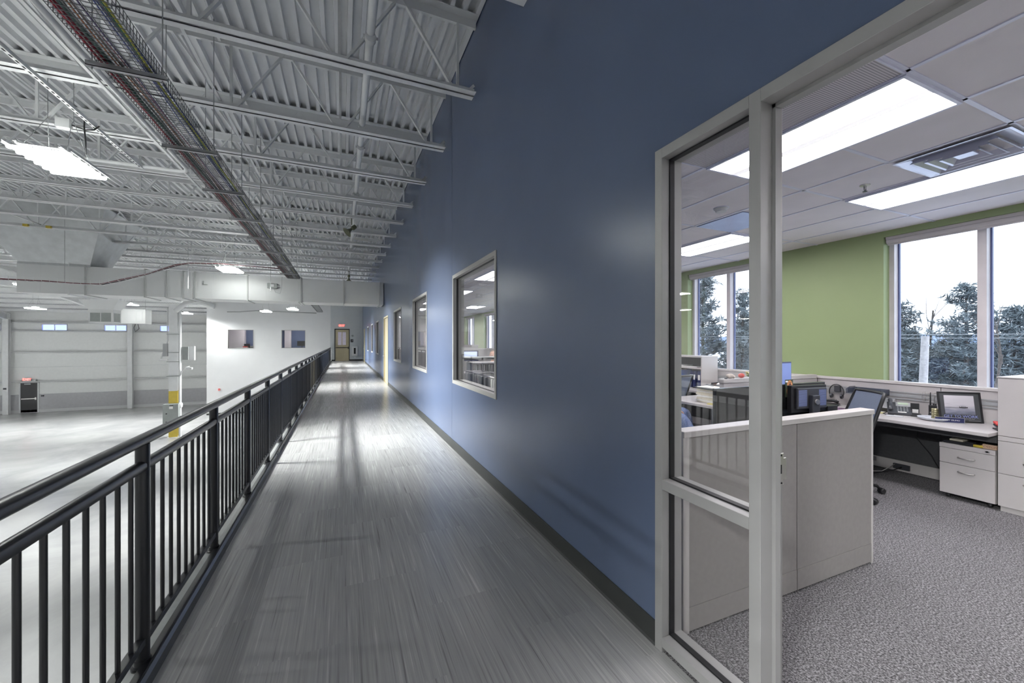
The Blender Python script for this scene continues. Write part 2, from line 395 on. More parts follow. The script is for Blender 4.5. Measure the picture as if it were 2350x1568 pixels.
# far, left and near warehouse walls
far = MB(); FW = [(-20.72, -19.24), (-17.18, -15.77), (-13.75, -12.35), (-24.2, -22.8)]
FW.sort(); x = XL
for a, b in FW: far.box(x, YF, 2.36, a, YF+.15, 2.88); x = b
far.box(x, YF, 2.36, X0+.1, YF+.15, 2.88)
far.box(XL, YF, -2.35, X0+.1, YF+.15, 2.36).box(XL, YF, 2.88, X0+.1, YF+.15, 4.2)
struct('wall_far', far, mat('liner_panel_white', (.80, .81, .80), rough=.5, var=.02), 'far white liner panel wall of the warehouse')
struct('wall_far', B(XL, YF-.01, ZL, X0+.1, YF+.15, -2.35), mat('grey_wainscot', (.47, .47, .49), rough=.5), 'grey painted lower band of the far wall')
struct('wall_left', B(XL-.15, -5, ZL, XL, YF, 6.5), m_white, 'left warehouse wall')
struct('wall_back', B(XL, -5.15, ZL, 8, -5, 6.5), m_white, 'warehouse wall behind the camera')
struct('wall_under', B(-.5, -4.5, ZL, -.4, YE, -.5), m_white, 'wall under the mezzanine')
# corrugated roof deck
d = MB(); pitch = .152; xs = []
x = XL
while x < XW+.02:
    xs += [(x, 0), (x+.048, 0), (x+.056, .078), (x+.144, .078)]; x += pitch
xs.append((x, 0))
ys = [-5, 25, YF+.1]
vs = []; fs = []
for yy in ys:
    for (a, dz) in xs: vs.append((a, yy, deckz(yy)+dz))
n = len(xs)
for j in range(len(ys)-1):
    for i in range(n-1): fs.append((j*n+i, j*n+i+1, (j+1)*n+i+1, (j+1)*n+i))
d.add(vs, fs)
do = struct('ceiling', d, m_deck, 'white corrugated steel roof deck')
struct('ceiling', MB().add([(XL-.2, -5.2, deckz(-5)+.15), (XW+7, -5.2, deckz(-5)+.15), (XW+7, 25, deckz(25)+.15), (XL-.2, 25, deckz(25)+.15), (XL-.2, YF+.2, deckz(YF)+.15), (XW+7, YF+.2, deckz(YF)+.15)],
       [(0, 1, 2, 3), (3, 2, 5, 4)]), m_dark, 'roof insulation above the deck')
# ---- office shell
wins = [(1.17+3.08*i, 2.76+3.08*i) for i in range(-1, 7)]
w = MB(); y = -4.6
for a, b in wins:
    w.box(XG, y, 0, XG+.28, a, 3.3); w.box(XG, a, 0, XG+.28, b, .80); w.box(XG, a, 2.87, XG+.28, b, 3.3); y = b
w.box(XG, y, 0, XG+.28, 24.3, 3.3)
struct('wall_window', w, m_green, 'green outer office wall with tall windows')
struct('wall_office_end', B(XW2, 24.3, 0, 7, 24.4, 5.6), m_officewhite, 'far end wall of the office')
struct('wall_office_end', B(XW2, -4.6, 0, 7, -4.5, 5.6), m_officewhite, 'near end wall of the office')
struct('wall_room', B(XG, 24.4, 0, XG+.2, 38, 5.6).box(-9, 38, 0, 7, 38.1, 5.6), mat('room_lilac_grey', (.52, .51, .60), rough=.6), 'walls of the rooms beyond')
struct('floor', B(-9, YE+.14, -.1, 7, 38, -.002), m_carpet, 'floor of the rooms beyond the end wall')
struct('ceiling', B(-8.8, YE+.14, 2.945, 7, 38, 3.0), m_ceil, 'ceiling of the rooms beyond the end wall')
struct('wall_room', B(-7.15, 37.7, 0, -1.0, 37.8, 2.945), m_blue, 'blue wall of the room behind the interior windows')
struct('ceiling', B(XW2, -4.6, ZC, XG, 34.6, ZC+.06), m_ceil, 'suspended office ceiling of white tiles')
tb = MB()
for k in range(8):
    x = 2.645+.615*(k-1)
    if XW2 < x < XG: tb.box(x-.012, -4.5, ZC-.006, x+.012, 24.3, ZC)
for k in range(-4, 20):
    y = 1.07+1.225*k
    tb.box(XW2, y-.012, ZC-.006, XG, y+.012, ZC)
for k in range(-4, 19, 1):
    y = 1.07+1.225*k+.6125
    for c_ in (2, 4):
        tb.box(2.645+.615*(c_-1), y-.012, ZC-.006, 2.645+.615*c_, y+.012, ZC) if (k+c_) % 2 == 0 else None
struct('trim_6', tb, m_tbar, 'pale grid bars of the suspended ceiling')
struct('baseboard_office', B(XG-.012, -4.5, 0, XG, 24.3, .1), m_rubber, 'dark rubber base of the green wall')
# outdoor ground and hills
gr = MB(); import_n = 24
vs = []; fs = []
for i in range(import_n+1):
    for j in range(import_n+1):
        X = 6.5+ (i/import_n)**2*900; Y = -250+j*600/import_n
        vs.append((X, Y, -4.6 + .6*math.sin(X*.05+Y*.03) + .4*math.sin(Y*.11)*min(1, X/40) - max(0, X-60)*.02))
for i in range(import_n):
    for j in range(import_n): fs.append((i*(import_n+1)+j, (i+1)*(import_n+1)+j, (i+1)*(import_n+1)+j+1, i*(import_n+1)+j+1))
gr.add(vs, fs); tag(gr.build('snowy_ground', m_snow, smooth=True), 'snow covered ground outside the office windows', 'ground', kind='structure')
hl = MB(); vs = []; fs = []; NH = 60
for i in range(NH+1):
    Y = -900+i*50; h = 6+9*abs(math.sin(i*.23))+3*math.sin(i*.71)
    vs += [(1100, Y, -40), (1150, Y, h), (1500, Y, h*1.0+10)]
for i in range(NH):
    for k in range(2): fs.append((i*3+k, i*3+k+1, (i+1)*3+k+1, (i+1)*3+k))
hl.add(vs, fs); tag(hl.build('distant_hill', m_hill, smooth=True), 'low blue wooded ridge on the horizon', 'hill', kind='structure')
# ============================================================ WINDOWS AND DOORS
def frame_ring(mb, x0, x1, y0, y1, z0, z1, w):
    mb.box(x0, y0, z0, x1, y0+w, z1).box(x0, y1-w, z0, x1, y1, z1).box(x0, y0+w, z0, x1, y1-w, z0+w).box(x0, y0+w, z1-w, x1, y1-w, z1); return mb
widx = 0
def wall_window(y0, y1, z0, z1, label):
    global widx; widx += 1
    f = struct('window_%d' % widx, frame_ring(MB(), XW-.010, 1.52, y0, y1, z0, z1, .05), m_frame, label)
    struct('inner_frame', frame_ring(MB(), 1.548, XW2+.012, y0, y1, z0, z1, .055), m_frame, None, f)
    struct('gasket', frame_ring(MB(), 1.52, 1.548, y0, y1, z0, z1, .055), m_gasket, None, f)
    struct('pane', B(1.531, y0+.05, z0+.05, 1.537, y1-.05, z1-.05), m_glass, None, f)
    return f
which = ['nearest', 'second', 'third', 'fourth', 'fifth', 'farthest']
k = 0
for (a, b, z0, z1) in OPEN:
    if z0 > 0: wall_window(a, b, z0, z1, '%s interior window in the blue wall, pale metal frame' % which[k]); k += 1
# storefront sidelight + door opening
widx += 1
Y0, Y1, ZT = -3.2, 1.583, 2.53; YM0, YM1 = 1.024, 1.072
fr = MB().box(XW-.012, Y1-.048, 0, 1.518, Y1, ZT).box(XW-.012, YM1, ZT-.05, 1.518, Y1-.048, ZT)
fr.box(XW-.012, YM1, .03, 1.518, Y1-.048, .078).box(XW-.012, YM1, .818, 1.518, Y1-.048, .868).box(XW-.012, YM0, 0, 1.597, YM1, ZT)
fr.box(XW-.012, Y0, ZT-.05, 1.60, YM0, ZT).box(XW+.02, YM1, 0, 1.60, Y1-.048, .03)
sf = struct('window_%d' % widx, fr, m_alu, 'aluminium storefront frame with narrow sidelight beside the open office doorway', bevel=.002)
inn = MB().box(1.547, Y1-.048, .03, 1.60, Y1, ZT).box(1.547, YM1, ZT-.05, 1.60, Y1-.048, ZT).box(1.547, YM1, .03, 1.60, Y1-.048, .078).box(1.547, YM1, .826, 1.60, Y1-.048, .868)
struct('inner_frame', inn, m_alu, None, sf)
gk = MB()
for za, zb in ((.078, .818), (.868, ZT-.05)):
    gk.box(1.518, Y1-.054, za-.004, 1.547, Y1-.046, zb+.004).box(1.518, YM1-.002, za-.004, 1.547, YM1+.006, zb+.004)
    gk.box(1.518, YM1, za-.006, 1.547, Y1-.05, za+.006).box(1.518, YM1, zb-.006, 1.547, Y1-.05, zb+.006)
struct('gasket', gk, m_gasket, None, sf)
struct('pane', B(1.530, YM1, .868, 1.536, Y1-.05, ZT-.05), m_glass, None, sf)
struct('pane', B(1.530, YM1, .078, 1.536, Y1-.05, .818), m_glass, None, sf)
struct('door_stop', B(1.535, YM0-.014, 0, 1.565, YM0, ZT-.05).box(1.535, Y0, ZT-.064, 1.565, YM0, ZT-.05), m_alu, None, sf)
struct('weather_strip', B(1.565, YM0-.008, 0, 1.572, YM0, ZT-.05).box(1.565, Y0, ZT-.058, 1.572, YM0, ZT-.05), m_gasket, None, sf)
st = struct('strike_plate', B(1.574, YM0-.003, .995, 1.600, YM0, 1.12).box(1.598, YM0-.003, 1.015, 1.616, YM0+.001, 1.10), m_chrome, None, sf, bevel=.001)
struct('latch_hole', B(1.577, YM0-.004, 1.04, 1.588, YM0-.0028, 1.075), m_dark, None, st)
struct('screw', MB().lathe([(.004, 0), (.004, .002)], (1.586, YM0-.005, 1.112), 8, 'y').lathe([(.004, 0), (.004, .002)], (1.586, YM0-.005, 1.003), 8, 'y'), m_dark, None, st)
# outer office windows
for i, (a, b) in enumerate(wins):
    widx += 1
    X = XG+.13; fm = frame_ring(MB(), X, X+.09, a, b, .80, 2.87, .05)
    mid = (a+b)/2; fm.box(X, mid-.035, .85, X+.09, mid+.035, 2.82)
    o = struct('window_%d' % widx, fm, mat('white_window_frame', (.62, .58, .58), rough=.4), 'tall exterior office window with pale frame, bay %d' % (i+1))
    gm = MB()
    for (p, q) in ((a+.05, mid-.035), (mid+.035, b-.05)):
        frame_ring(gm, X+.09, X+.125, p-.002, q+.002, .848, 2.822, .016)
    struct('glazing_bead', gm, mat('blue_grey_bead', (.10, .13, .28), rough=.4), None, o)
    struct('pane', B(X+.10, a+.05, .85, X+.106, mid-.035, 2.82).box(X+.10, mid+.035, .85, X+.106, b-.05, 2.82), m_glass2, None, o)
    struct('sill', B(XG-.0, a, .78, X, b, .80), m_paneltrim, None, o)
    r = MB().lathe([(.034, 0), (.034, b-a-.03)], (XG+.055, a+.015, 2.815), 14, 'y').box(XG+.02, a+.01, 2.835, XG+.09, b-.01, 2.868)
    rb = tag(autosmooth(r.build('roller_blind', m_paneltrim)), 'pale roller blind over the %s green wall window from the near end' % ORD[i], 'blind', 'roller blinds')
    struct('hem_bar', B(XG+.05, a+.02, 2.765, XG+.06, b-.02, 2.782), m_paneltrim, None, rb); 
    for ch in rb.children: del ch['kind']
# warehouse clerestory windows
for i, (a, b) in enumerate(FW):
    widx += 1
    f = MB().box(a, YF-.02, 2.36, b, YF+.1, 2.42).box(a, YF-.02, 2.82, b, YF+.1, 2.88).box(a, YF-.02, 2.36, a+.06, YF+.1, 2.88).box(b-.06, YF-.02, 2.36, b, YF+.1, 2.88).box((a+b)/2-.02, YF, 2.4, (a+b)/2+.02, YF+.06, 2.84)
    o = struct('window_%d' % widx, f, m_steel, 'small high window in the far warehouse wall')
    struct('pane', B(a+.06, YF+.04, 2.42, b-.06, YF+.045, 2.82), glass('blue_glass', (.55, .60, 1.0)) if i == 0 else MATS['blue_glass'], None, o)
# interior windows of the partition
for i, (a, b, z0, z1) in enumerate(we):
    widx += 1
    f = MB().box(a, YE-.012, z0, a+.03, YE+.15, z1).box(b-.03, YE-.012, z0, b, YE+.15, z1).box(a, YE-.012, z0, b, YE+.15, z0+.03).box(a, YE-.012, z1-.03, b, YE+.15, z1)
    o = struct('window_%d' % widx, f, m_frame, '%s interior window in the white partition wall' % ('left' if i == 0 else 'right'))
    struct('pane', B(a+.03, YE+.06, z0+.03, b-.03, YE+.066, z1-.03), m_glass, None, o)
# end door
dm = MB().box(-.62, YE-.05, 0, -.555, YE+.05, 2.57).box(.445, YE-.05, 0, .50, YE+.05, 2.57).box(-.62, YE-.05, 2.50, .50, YE+.05, 2.57)
d1 = struct('door_1', dm, m_doorblk, 'cream door with two narrow glass lites in a dark frame at the corridor end')
lf = MB().box(-.555, YE-.02, .01, .445, YE+.02, 1.28).box(-.555, YE-.02, 2.32, .445, YE+.02, 2.50).box(-.555, YE-.02, 1.28, -.36, YE+.02, 2.32).box(.22, YE-.02, 1.28, .445, YE+.02, 2.32).box(-.10, YE-.02, 1.28, -.04, YE+.02, 2.32)
struct('door_leaf', lf, m_beige, None, d1)
struct('pane', B(-.36, YE-.004, 1.28, -.10, YE+.004, 2.32).box(-.04, YE-.004, 1.28, .22, YE+.004, 2.32), m_glass, None, d1)
struct('push_bar', B(-.52, YE-.075, 1.03, .43, YE-.045, 1.085).box(.36, YE-.08, .96, .43, YE-.02, 1.14).box(-.53, YE-.05, 1.03, -.50, YE-.02, 1.085), m_plastic, None, d1)
# beige door in the blue wall, plus the far one
def side_door(n, a, b, label):
    f = frame_ring(MB(), XW-.012, XW2+.01, a, b, -.05, 2.5, .055)
    o = struct('door_%d' % n, f, m_beige, label)
    struct('door_leaf', B(XW+.03, a+.055, .005, XW+.075, b-.055, 2.445), m_beige, None, o)
    h = MB().tube([(XW+.03, b-.13, 1.0), (XW-.04, b-.13, 1.0), (XW-.045, b-.25, 1.0)], .011, 8)
    struct('door_handle', h, m_chrome, None, o)
side_door(2, 14.72, 16.33, 'cream painted door set in the blue wall past the third window')
side_door(3, 30.9, 32.4, 'farthest door in the blue wall near the corridor end')
# black exterior door in the far wall
dx0, dx1 = -21.78, -20.88
f = MB().box(dx0-.08, YF-.06, ZL, dx0, YF+.02, -1.42).box(dx1, YF-.06, ZL, dx1+.08, YF+.02, -1.42).box(dx0-.08, YF-.06, -1.50, dx1+.08, YF+.02, -1.42)
d4 = struct('door_4', f, m_steel, 'black exit door in the far warehouse wall')
struct('door_leaf', B(dx0, YF-.045, ZL+.03, dx1, YF-.01, -1.50), m_doorblk, None, d4)
struct('push_bar', B(dx0+.05, YF-.09, -2.70, dx1-.03, YF-.06, -2.64).box(dx1-.12, YF-.1, -2.76, dx1-.04, YF-.045, -2.58), m_chrome, None, d4)
struct('door_closer', B(dx0+.22, YF-.1, -1.62, dx0+.55, YF-.05, -1.55), m_silver, None, d4)
struct('threshold', B(dx0, YF-.08, ZL, dx1, YF-.01, ZL+.025), m_silver, None, d4)

# ============================================================ RAILING
RX = -.888; RY0, RY1 = -1.6, 34.4
rail = thing('guard_railing', 'black steel guard railing along the open side of the corridor', 'railing', (RX, 0, 0))
def rbuild(name, mb, m=m_black, parent=rail, **k):
    return mb.build(name, m, parent, **k)
def rail_prof(w, h, zc):  # rounded cap profile in x,z
    p = []
    for i in range(9):
        t = PI*i/8; p.append((w/2*math.cos(t), zc+h*.12+h*.38*math.sin(t)))
    p += [(-w/2, zc-h*.25), (-w*.32, zc-h*.5), (w*.32, zc-h*.5), (w/2, zc-h*.25)]
    return p
autosmooth(rbuild('top_rail', MB().prism(rail_prof(.062, .046, 1.089), RY0, RY1, 'y')), .9)
autosmooth(rbuild('middle_rail', MB().prism(rail_prof(.046, .048, .964), RY0, RY1, 'y')), .9)
rbuild('bottom_rail', MB().box(-.019, RY0, .105, .019, RY1, .140), bevel=.004)
pY = [2.456+1.145*i for i in range(-3, 28)]
pm = MB().lathe([(.028, .0), (.028, 1.066)], n=18)
p0 = autosmooth(rbuild('post', pm)); p0.location.y = pY[0]
bm_ = MB().lathe([(.044, .0), (.044, .008), (.033, .012), (.033, .035), (.028, .037)], n=18)
b0 = autosmooth(bm_.build('base_flange', m_black, p0))
for y in pY[1:]:
    c = p0.copy(); C.objects.link(c); c.location.y = y; c.parent = rail
    b = b0.copy(); C.objects.link(b); b.parent = c
bY = []
for i in range(len(pY)-1):
    for j in range(1, 10): bY.append(pY[i]+.1145*j)
bal0 = None; rest = MB()
bY = [b for b in bY if b > .2]
for i, y in enumerate(bY):
    if i < 100:
        if bal0 is None:
            bal0 = autosmooth(rbuild('baluster', MB().lathe([(.0098, .135), (.0098, .945)], n=10))); o = bal0
        else:
            o = bal0.copy(); C.objects.link(o); o.parent = rail
        o.location.y = y
    else: rest.lathe([(.0098, .135), (.0098, .945)], (0, y, 0), 6)
o = rbuild('baluster_run', rest); o['kind'] = 'stuff'
# small wall handrail by the end door
h = MB().tube([(-.84, YE-.05, 0), (-.84, YE-.05, .95), (-.66, YE-.05, .78)], .018, 8).tube([(-.84, YE-.05, .80), (-.66, YE-.05, .62)], .012, 8)
tag(h.build('stair_handrail', m_steel), 'short pale handrail sloping down beside the end door', 'handrail')

# ============================================================ ROOF JOISTS
def Lsec(mb, x0, x1, y, z, s, sgn, up):   # angle running along x
    t = .007
    a, b = sorted((y, y+sgn*s)); mb.box(x0, a, z, x1, b, z+t*(1 if up else -1))
    a, b = sorted((y, y+sgn*t)); mb.box(x0, a, z, x1, b, z+s*(1 if up else -1)); return mb
P0 = 1.02; PL = 1.27
HJ = .90   # joist depth, bottom of the lower chord to top of the upper
vm = dl = dr = None
jY = [3.03+1.5*i for i in range(-3, 15)]
shared = {}
for i, y in enumerate(jY):
    zt = deckz(y); ln = .60*max(y, 0)+6.5; xe = XW-.045
    ln = min(ln, 25)
    j = thing('roof_joist', 'white open web roof joist under the deck, %s counted from the camera end' % ORD[i], 'joist', (xe, y, zt-HJ), 0, 'white roof joists')
    m = MB(); Lsec(m, -ln, 0, .010, 0, .078, 1, True); Lsec(m, -ln, 0, -.010, 0, .078, -1, True); m.build('bottom_chord', m_steel, j)
    m = MB(); Lsec(m, -ln, .02, .012, HJ, .100, 1, False); Lsec(m, -ln, .02, -.012, HJ, .100, -1, False); m.box(-ln, -.012, HJ-.10, .02, .012, HJ-.09); m.build('top_chord', m_steel, j)
    np_ = int(ln/PL)
    def web(key, x, mk):
        if key not in shared:
            shared[key] = mk().build('web_member', m_steel, j); o = shared[key]
        else:
            o = shared[key].copy(); C.objects.link(o); o.parent = j
        o.location.x = x
    for k in range(np_):
        xb = -.20-PL*k
        web('v', xb, lambda: MB().bar((0, 0, .02), (0, 0, HJ-.03), .026, .030, (1, 0, 0)))
        web('a', xb, lambda: MB().bar((-.055, 0, .03), (-.055-PL/2+.07, 0, HJ-.03), .026, .044, (0, 1, 0)))
        web('b', xb, lambda: MB().bar((-PL+.055, 0, .03), (-PL/2-.035, 0, HJ-.03), .026, .044, (0, 1, 0)))
    MB().bar((-.07, 0, .05), (.0, 0, .13), .03, .010, (0, 1, 0)).build('end_clip', m_steel, j)
    shared0 = shared
# bridging angles running down the corridor axis
for k, (x, up) in enumerate([(-1.42, 0), (-1.42, 1), (-4.3, 0), (-4.3, 1), (-7.6, 0), (-7.6, 1), (-11.0, 0), (-14.5, 0)]):
    m = MB(); ya, yb = -1.4, 24.0
    if x < -6: ya = 8
    z = (deckz(ya)-HJ+.075, deckz(yb)-HJ+.075) if not up else (deckz(ya)-.085, deckz(yb)-.085)
    m.bar((x, ya, z[0]), (x, yb, z[1]), .032, .005).bar((x-.014, ya, z[0]+.014), (x-.014, yb, z[1]+.014), .005, .032)
    names = ['right', 'right', 'second', 'second', 'third', 'third', 'fourth', 'leftmost']
    tag(m.build('bridging_angle', m_steel), 'thin white %s bridging angle tying the roof joists, %s row from the blue wall' % ('upper' if up else 'lower', names[k].replace('right', 'first').replace('leftmost', 'fifth')), 'bridging', 'joist bridging')
# far bay purlins
for i in range(9):
    y = 26.6+1.65*i
    if y > YF-.3: break
    z = deckz(y)-.02
    m = MB().box(XL+.1, y-.03, z-.012, -1.0 if y < YE-.2 else X0-.02, y+.03, z).box(XL+.1, y-.006, z-.2, -1.0 if y < YE-.2 else X0-.02, y+.006, z-.012).box(XL+.1, y-.006, z-.212, -1.0 if y < YE-.2 else X0-.02, y+.05, z-.2)
    tag(m.build('roof_purlin', m_steel), 'white roof purlin of the far bay, %s beyond the duct' % ORD[i], 'purlin', 'far bay purlins')
# rafters of the far bay
for k, (x, lab) in enumerate([(-8.6, 'over the yellow based column'), (-15.5, 'over the middle of the far bay'), (-22.3, 'at the left of the far bay')]):
    m = MB(); y0, y1 = 23.5, YF-.05
    z0, z1 = deckz(25)-.25, deckz(y1)-.22
    for dz0, dz1, wd in ((0, -.02, .2), (-.42, -.44, .2), (0, -.44, .012)):
        m.add([(x-wd/2, y0+1.5, z0+dz0), (x+wd/2, y0+1.5, z0+dz0), (x+wd/2, y1, z1+dz0), (x-wd/2, y1, z1+dz0), (x-wd/2, y0+1.5, z0+dz1), (x+wd/2, y0+1.5, z0+dz1), (x+wd/2, y1, z1+dz1), (x-wd/2, y1, z1+dz1)],
              [(0, 1, 2, 3), (4, 7, 6, 5), (0, 4, 5, 1), (1, 5, 6, 2), (2, 6, 7, 3), (3, 7, 4, 0)])
    tag(m.build('roof_rafter', m_steel), 'white sloping steel rafter %s' % lab, 'rafter')
# ============================================================ DUCTS
duct = thing('air_duct', 'large white rectangular air duct crossing the hall and ending at the blue wall', 'duct', (0, 16.3, 0))
DS = [-8.75, -7.3, -5.85, -4.84, -3.05, -1.30, .03, 1.30, 1.462]
SE = [-8.75, -7.25, -5.83, -5.275, -4.842, -4.54, -3.05, -1.4, .03, 1.32, 1.46]
for i in range(len(SE)-1):
    a, b = SE[i], SE[i+1]
    m = MB().box(a, 0, 3.0, b, 1.15, 3.86)
    sec = m.build('duct_section', m_duct, duct)
    if i: MB().box(a-.018, -.035, 2.97, a+.018, 1.185, 3.895).build('flange', m_flange_shade, sec)
    for t in (.33, .67):
        if b-a > 1: MB().box(a+(b-a)*t-.004, -.003, 3.0, a+(b-a)*t+.004, 0, 3.86).build('crease', m_duct, sec)
for i, x in enumerate((-7.6, -4.6, -1.5)):
    m = MB().box(x-.02, 16.22, 2.96, x+.02, 17.55, 3.0).tube([(x, 16.24, 2.96), (x, 16.24, 4.7)], .006, 6).tube([(x, 17.52, 2.96), (x, 17.52, 4.7)], .006, 6)
    tag(m.build('duct_hanger', m_steel), 'thin steel hanger under the large duct, %s from the left' % ORD[i], 'hanger', 'duct hangers')
# rising transition hopper above the left end of the duct
hp = thing('duct_riser', 'pale sheet metal transition flaring from the left of the duct up to the roof', 'duct', (0, 16.3, 3.87))
m = MB().add([(-8.7, 0, 0), (-7.15, 0, 0), (-7.15, 1.1, 0), (-8.7, 1.1, 0), (-9.4, -1.2, 1.55), (-6.3, -1.2, 1.55), (-6.3, 1.1, 1.55), (-9.4, 1.1, 1.55)],
    [(3, 2, 1, 0), (4, 5, 6, 7), (0, 1, 5, 4), (1, 2, 6, 5), (2, 3, 7, 6), (3, 0, 4, 7)])
m.build('hood', m_galv, hp)
MB().box(-8.72, -.03, -.03, -7.13, 0, .03).build('flange', m_galv, hp)
# far diffuser box and heater unit
m = thing('supply_diffuser', 'white flared supply diffuser box hanging in the far bay', 'vent', (-11.35, 27.2, 2.52))
MB().add([(-.48, -.4, .68), (.48, -.4, .68), (.48, .4, .68), (-.48, .4, .68), (-.78, -.6, 1.15), (.78, -.6, 1.15), (.78, .6, 1.15), (-.78, .6, 1.15)],
   [(0, 1, 5, 4), (1, 2, 6, 5), (2, 3, 7, 6), (3, 0, 4, 7), (4, 5, 6, 7)]).build('flared_hood', m_duct, m)
bx_ = MB().box(-.48, -.4, 0, .48, .4, .68).build('box', m_duct, m)
MB().box(-.40, -.41, .06, -.02, -.40, .5).box(.02, -.41, .06, .40, -.40, .5).build('grille', m_greybox, m)
MB().box(.481, -.30, .06, .485, -.02, .5).box(.481, .02, .06, .485, .3, .5).build('grille', m_greybox, m)
for sx in (-.6, .6): MB().tube([(sx, 0, 1.14), (sx, 0, 2.97)], .008, 6).build('hanger_rod', m_zinc, m)
m = thing('unit_heater', 'white boxy unit heater under the far bay roof', 'heater', (-12.2, 32.5, 2.68))
MB().box(-.75, -.45, 0, .75, .45, .9).build('casing', m_duct, m, bevel=.01)
MB().box(-.1, -.47, .15, .30, -.45, .75).box(.34, -.47, .15, .60, -.45, .75).build('access_panel', m_white, m)
for sx in (-.6, .6): MB().tube([(sx, 0, .9), (sx, 0, 2.17)], .008, 6).build('hanger_rod', m_zinc, m)
MB().tube([(.1, 0, -.02), (.02, .02, -.25), (.1, 0, -.5), (.28, 0, -.3), (.22, 0, -.02)], .02, 6).build('hose', m_plastic, m)
# round branch ducts behind the column
m = MB().tube([(-7.75, 25, 3.1), (-7.35, 25, 3.5), (-6.95, 25, 3.62), (-6.6, 25, 3.55), (-6.15, 25, 3.38)], .12, 12)
tag(m.build('round_duct', m_duct, smooth=True), 'white bent round duct behind the column below the big duct', 'duct')

# ============================================================ CABLE TRAYS
def basket(x0, x1, z0, hgt, y0, y1, st=.05, r=.0021):
    m = MB(); n = int((x1-x0)/.05)
    for i in range(n+1):
        x = x0+(x1-x0)*i/n; m.bar((x, y0, z0), (x, y1, z0), 2*r, 2*r)
    for x in (x0, x1):
        for z in (z0+hgt*.5, z0+hgt): m.bar((x, y0, z), (x, y1, z), 2*r, 2*r)
    y = y0
    while y < y1:
        m.bar((x0, y, z0-.004), (x1, y, z0-.004), 2*r, 2*r); m.bar((x0, y, z0), (x0, y, z0+hgt), 2*r, 2*r, (1, 0, 0)); m.bar((x1, y, z0), (x1, y, z0+hgt), 2*r, 2*r, (1, 0, 0))
        y += st
    return m
m_wire = mat('dark_zinc_wire', (.17, .175, .18), rough=.45, metal=.6)
TX0, TX1, TZ = -1.835, -1.445, 3.83
tag(basket(TX0, TX1, TZ, .10, -.6, 17.2).build('cable_tray', m_wire), 'long dark wire basket tray carrying cables above the railing', 'cable tray')
tag(basket(TX0, TX1, TZ, .10, 17.8, 34.3, .1).build('cable_tray', m_wire), 'farther wire basket tray seen beyond the large duct', 'cable tray')
cabs = [('red', (.30, .012, .03), -.155, .016), ('red', (.26, .01, .02), -.168, .012), ('dark green', (.02, .065, .055), -.125, .020), ('grey', (.09, .10, .10), -.10, .013),
        ('orange', (.36, .13, .05), -.065, .008), ('brown', (.13, .07, .05), -.05, .010), ('white', (.5, .5, .52), -.035, .007), ('pink', (.35, .16, .2), -.02, .007), ('violet', (.10, .07, .17), -.005, .008),
        ('light blue', (.09, .11, .30), .095, .007), ('blue', (.025, .04, .16), .12, .013), ('yellow', (.42, .42, .05), .15, .012), ('navy blue', (.02, .03, .12), .163, .011), ('green', (.04, .16, .10), .135, .008)]
rr = random.Random(3)
for i, (nm, col, off, r) in enumerate(cabs):
    pts = []; ph = rr.random()*6; y = -.6
    while y < 17.1:
        pts.append((-1.64+off+.010*math.sin(y*1.7+ph)+.006*math.sin(y*3.9+ph*2), y, TZ+.006+r+.004*math.sin(y*2.3+ph)+.002*i % .01)); y += .3
    tag(MB().tube(pts, r*.72, 6).build('cable', mat('cable_'+nm.replace(' ', '_'), col, rough=.5), smooth=True), '%s cable lying in the wire basket tray' % nm if i != 1 else 'thinner red cable along the left edge of the wire basket tray', 'cable', 'cables in the long tray')
tY = [1.3, 2.8, 4.28, 5.74, 7.16, 8.66, 10.11, 11.55, 13.4, 15.0]
for i, y in enumerate(tY):
    t = thing('trapeze_hanger', 'strut hanger with two rods carrying the cable tray, %s from the camera end' % ORD[i], 'hanger', (-1.64, y, TZ-.05), 0, 'tray hangers')
    MB().box(-.26, -.02, 0, .26, .02, .006).box(-.26, -.02, 0, .26, -.016, .04).box(-.26, .016, 0, .26, .02, .04).build('strut', m_zinc, t)
    for sx in (-.225, .225):
        rd = MB().tube([(sx, 0, -.02), (sx, 0, deckz(y)-TZ+.05)], .005, 6).build('threaded_rod', m_zinc, t)
# secondary small tray with red cables
pts = [(-12.0, 3.23), (-8.4, 3.23), (-7.6, 3.23), (-6.8, 3.20), (-6.4, 3.21), (-6.0, 3.34), (-5.4, 3.56), (-4.7, 3.88), (-4.36, 3.97), (-3.6, 4.01), (-2.9, 4.0), (-1.95, 3.98)]
YT = 15.2
for i, (nm, dy, r, col) in enumerate([('red', 0, .012, (.16, .03, .04)), ('dark red', .05, .011, (.09, .02, .03)), ('black', .1, .012, (.02, .02, .02))]):
    q = [(x, YT-.1+dy, z+.01*math.sin(x*5+i*2)) for x, z in pts]
    tag(MB().tube(q, r, 6).build('cable', mat('cable2_'+nm.replace(' ', '_'), col, rough=.5), smooth=True), '%s cable sweeping in a long wave in front of the large duct' % nm, 'cable', 'cables in front of the duct')
m = MB()
for (xa, za), (xb, zb) in zip(pts[:-1], pts[1:]):
    for dy in (-.14, .14):
        for dz in (-.02, .08): m.bar((xa, YT+dy, za+dz), (xb, YT+dy, zb+dz), .005, .005)
    n = max(1, int((xb-xa)/.14))
    for k in range(n):
        t = k/n; x = xa+(xb-xa)*t; z = za+(zb-za)*t
        m.bar((x, YT-.14, z-.02), (x, YT+.14, z-.02), .005, .005); m.bar((x, YT-.14, z-.02), (x, YT-.14, z+.10), .005, .005, (1, 0, 0)); m.bar((x, YT+.14, z-.02), (x, YT+.14, z+.10), .005, .005, (1, 0, 0))
tag(m.build('cable_tray', m_steel), 'small pale wire tray winding in front of the large duct', 'cable tray')
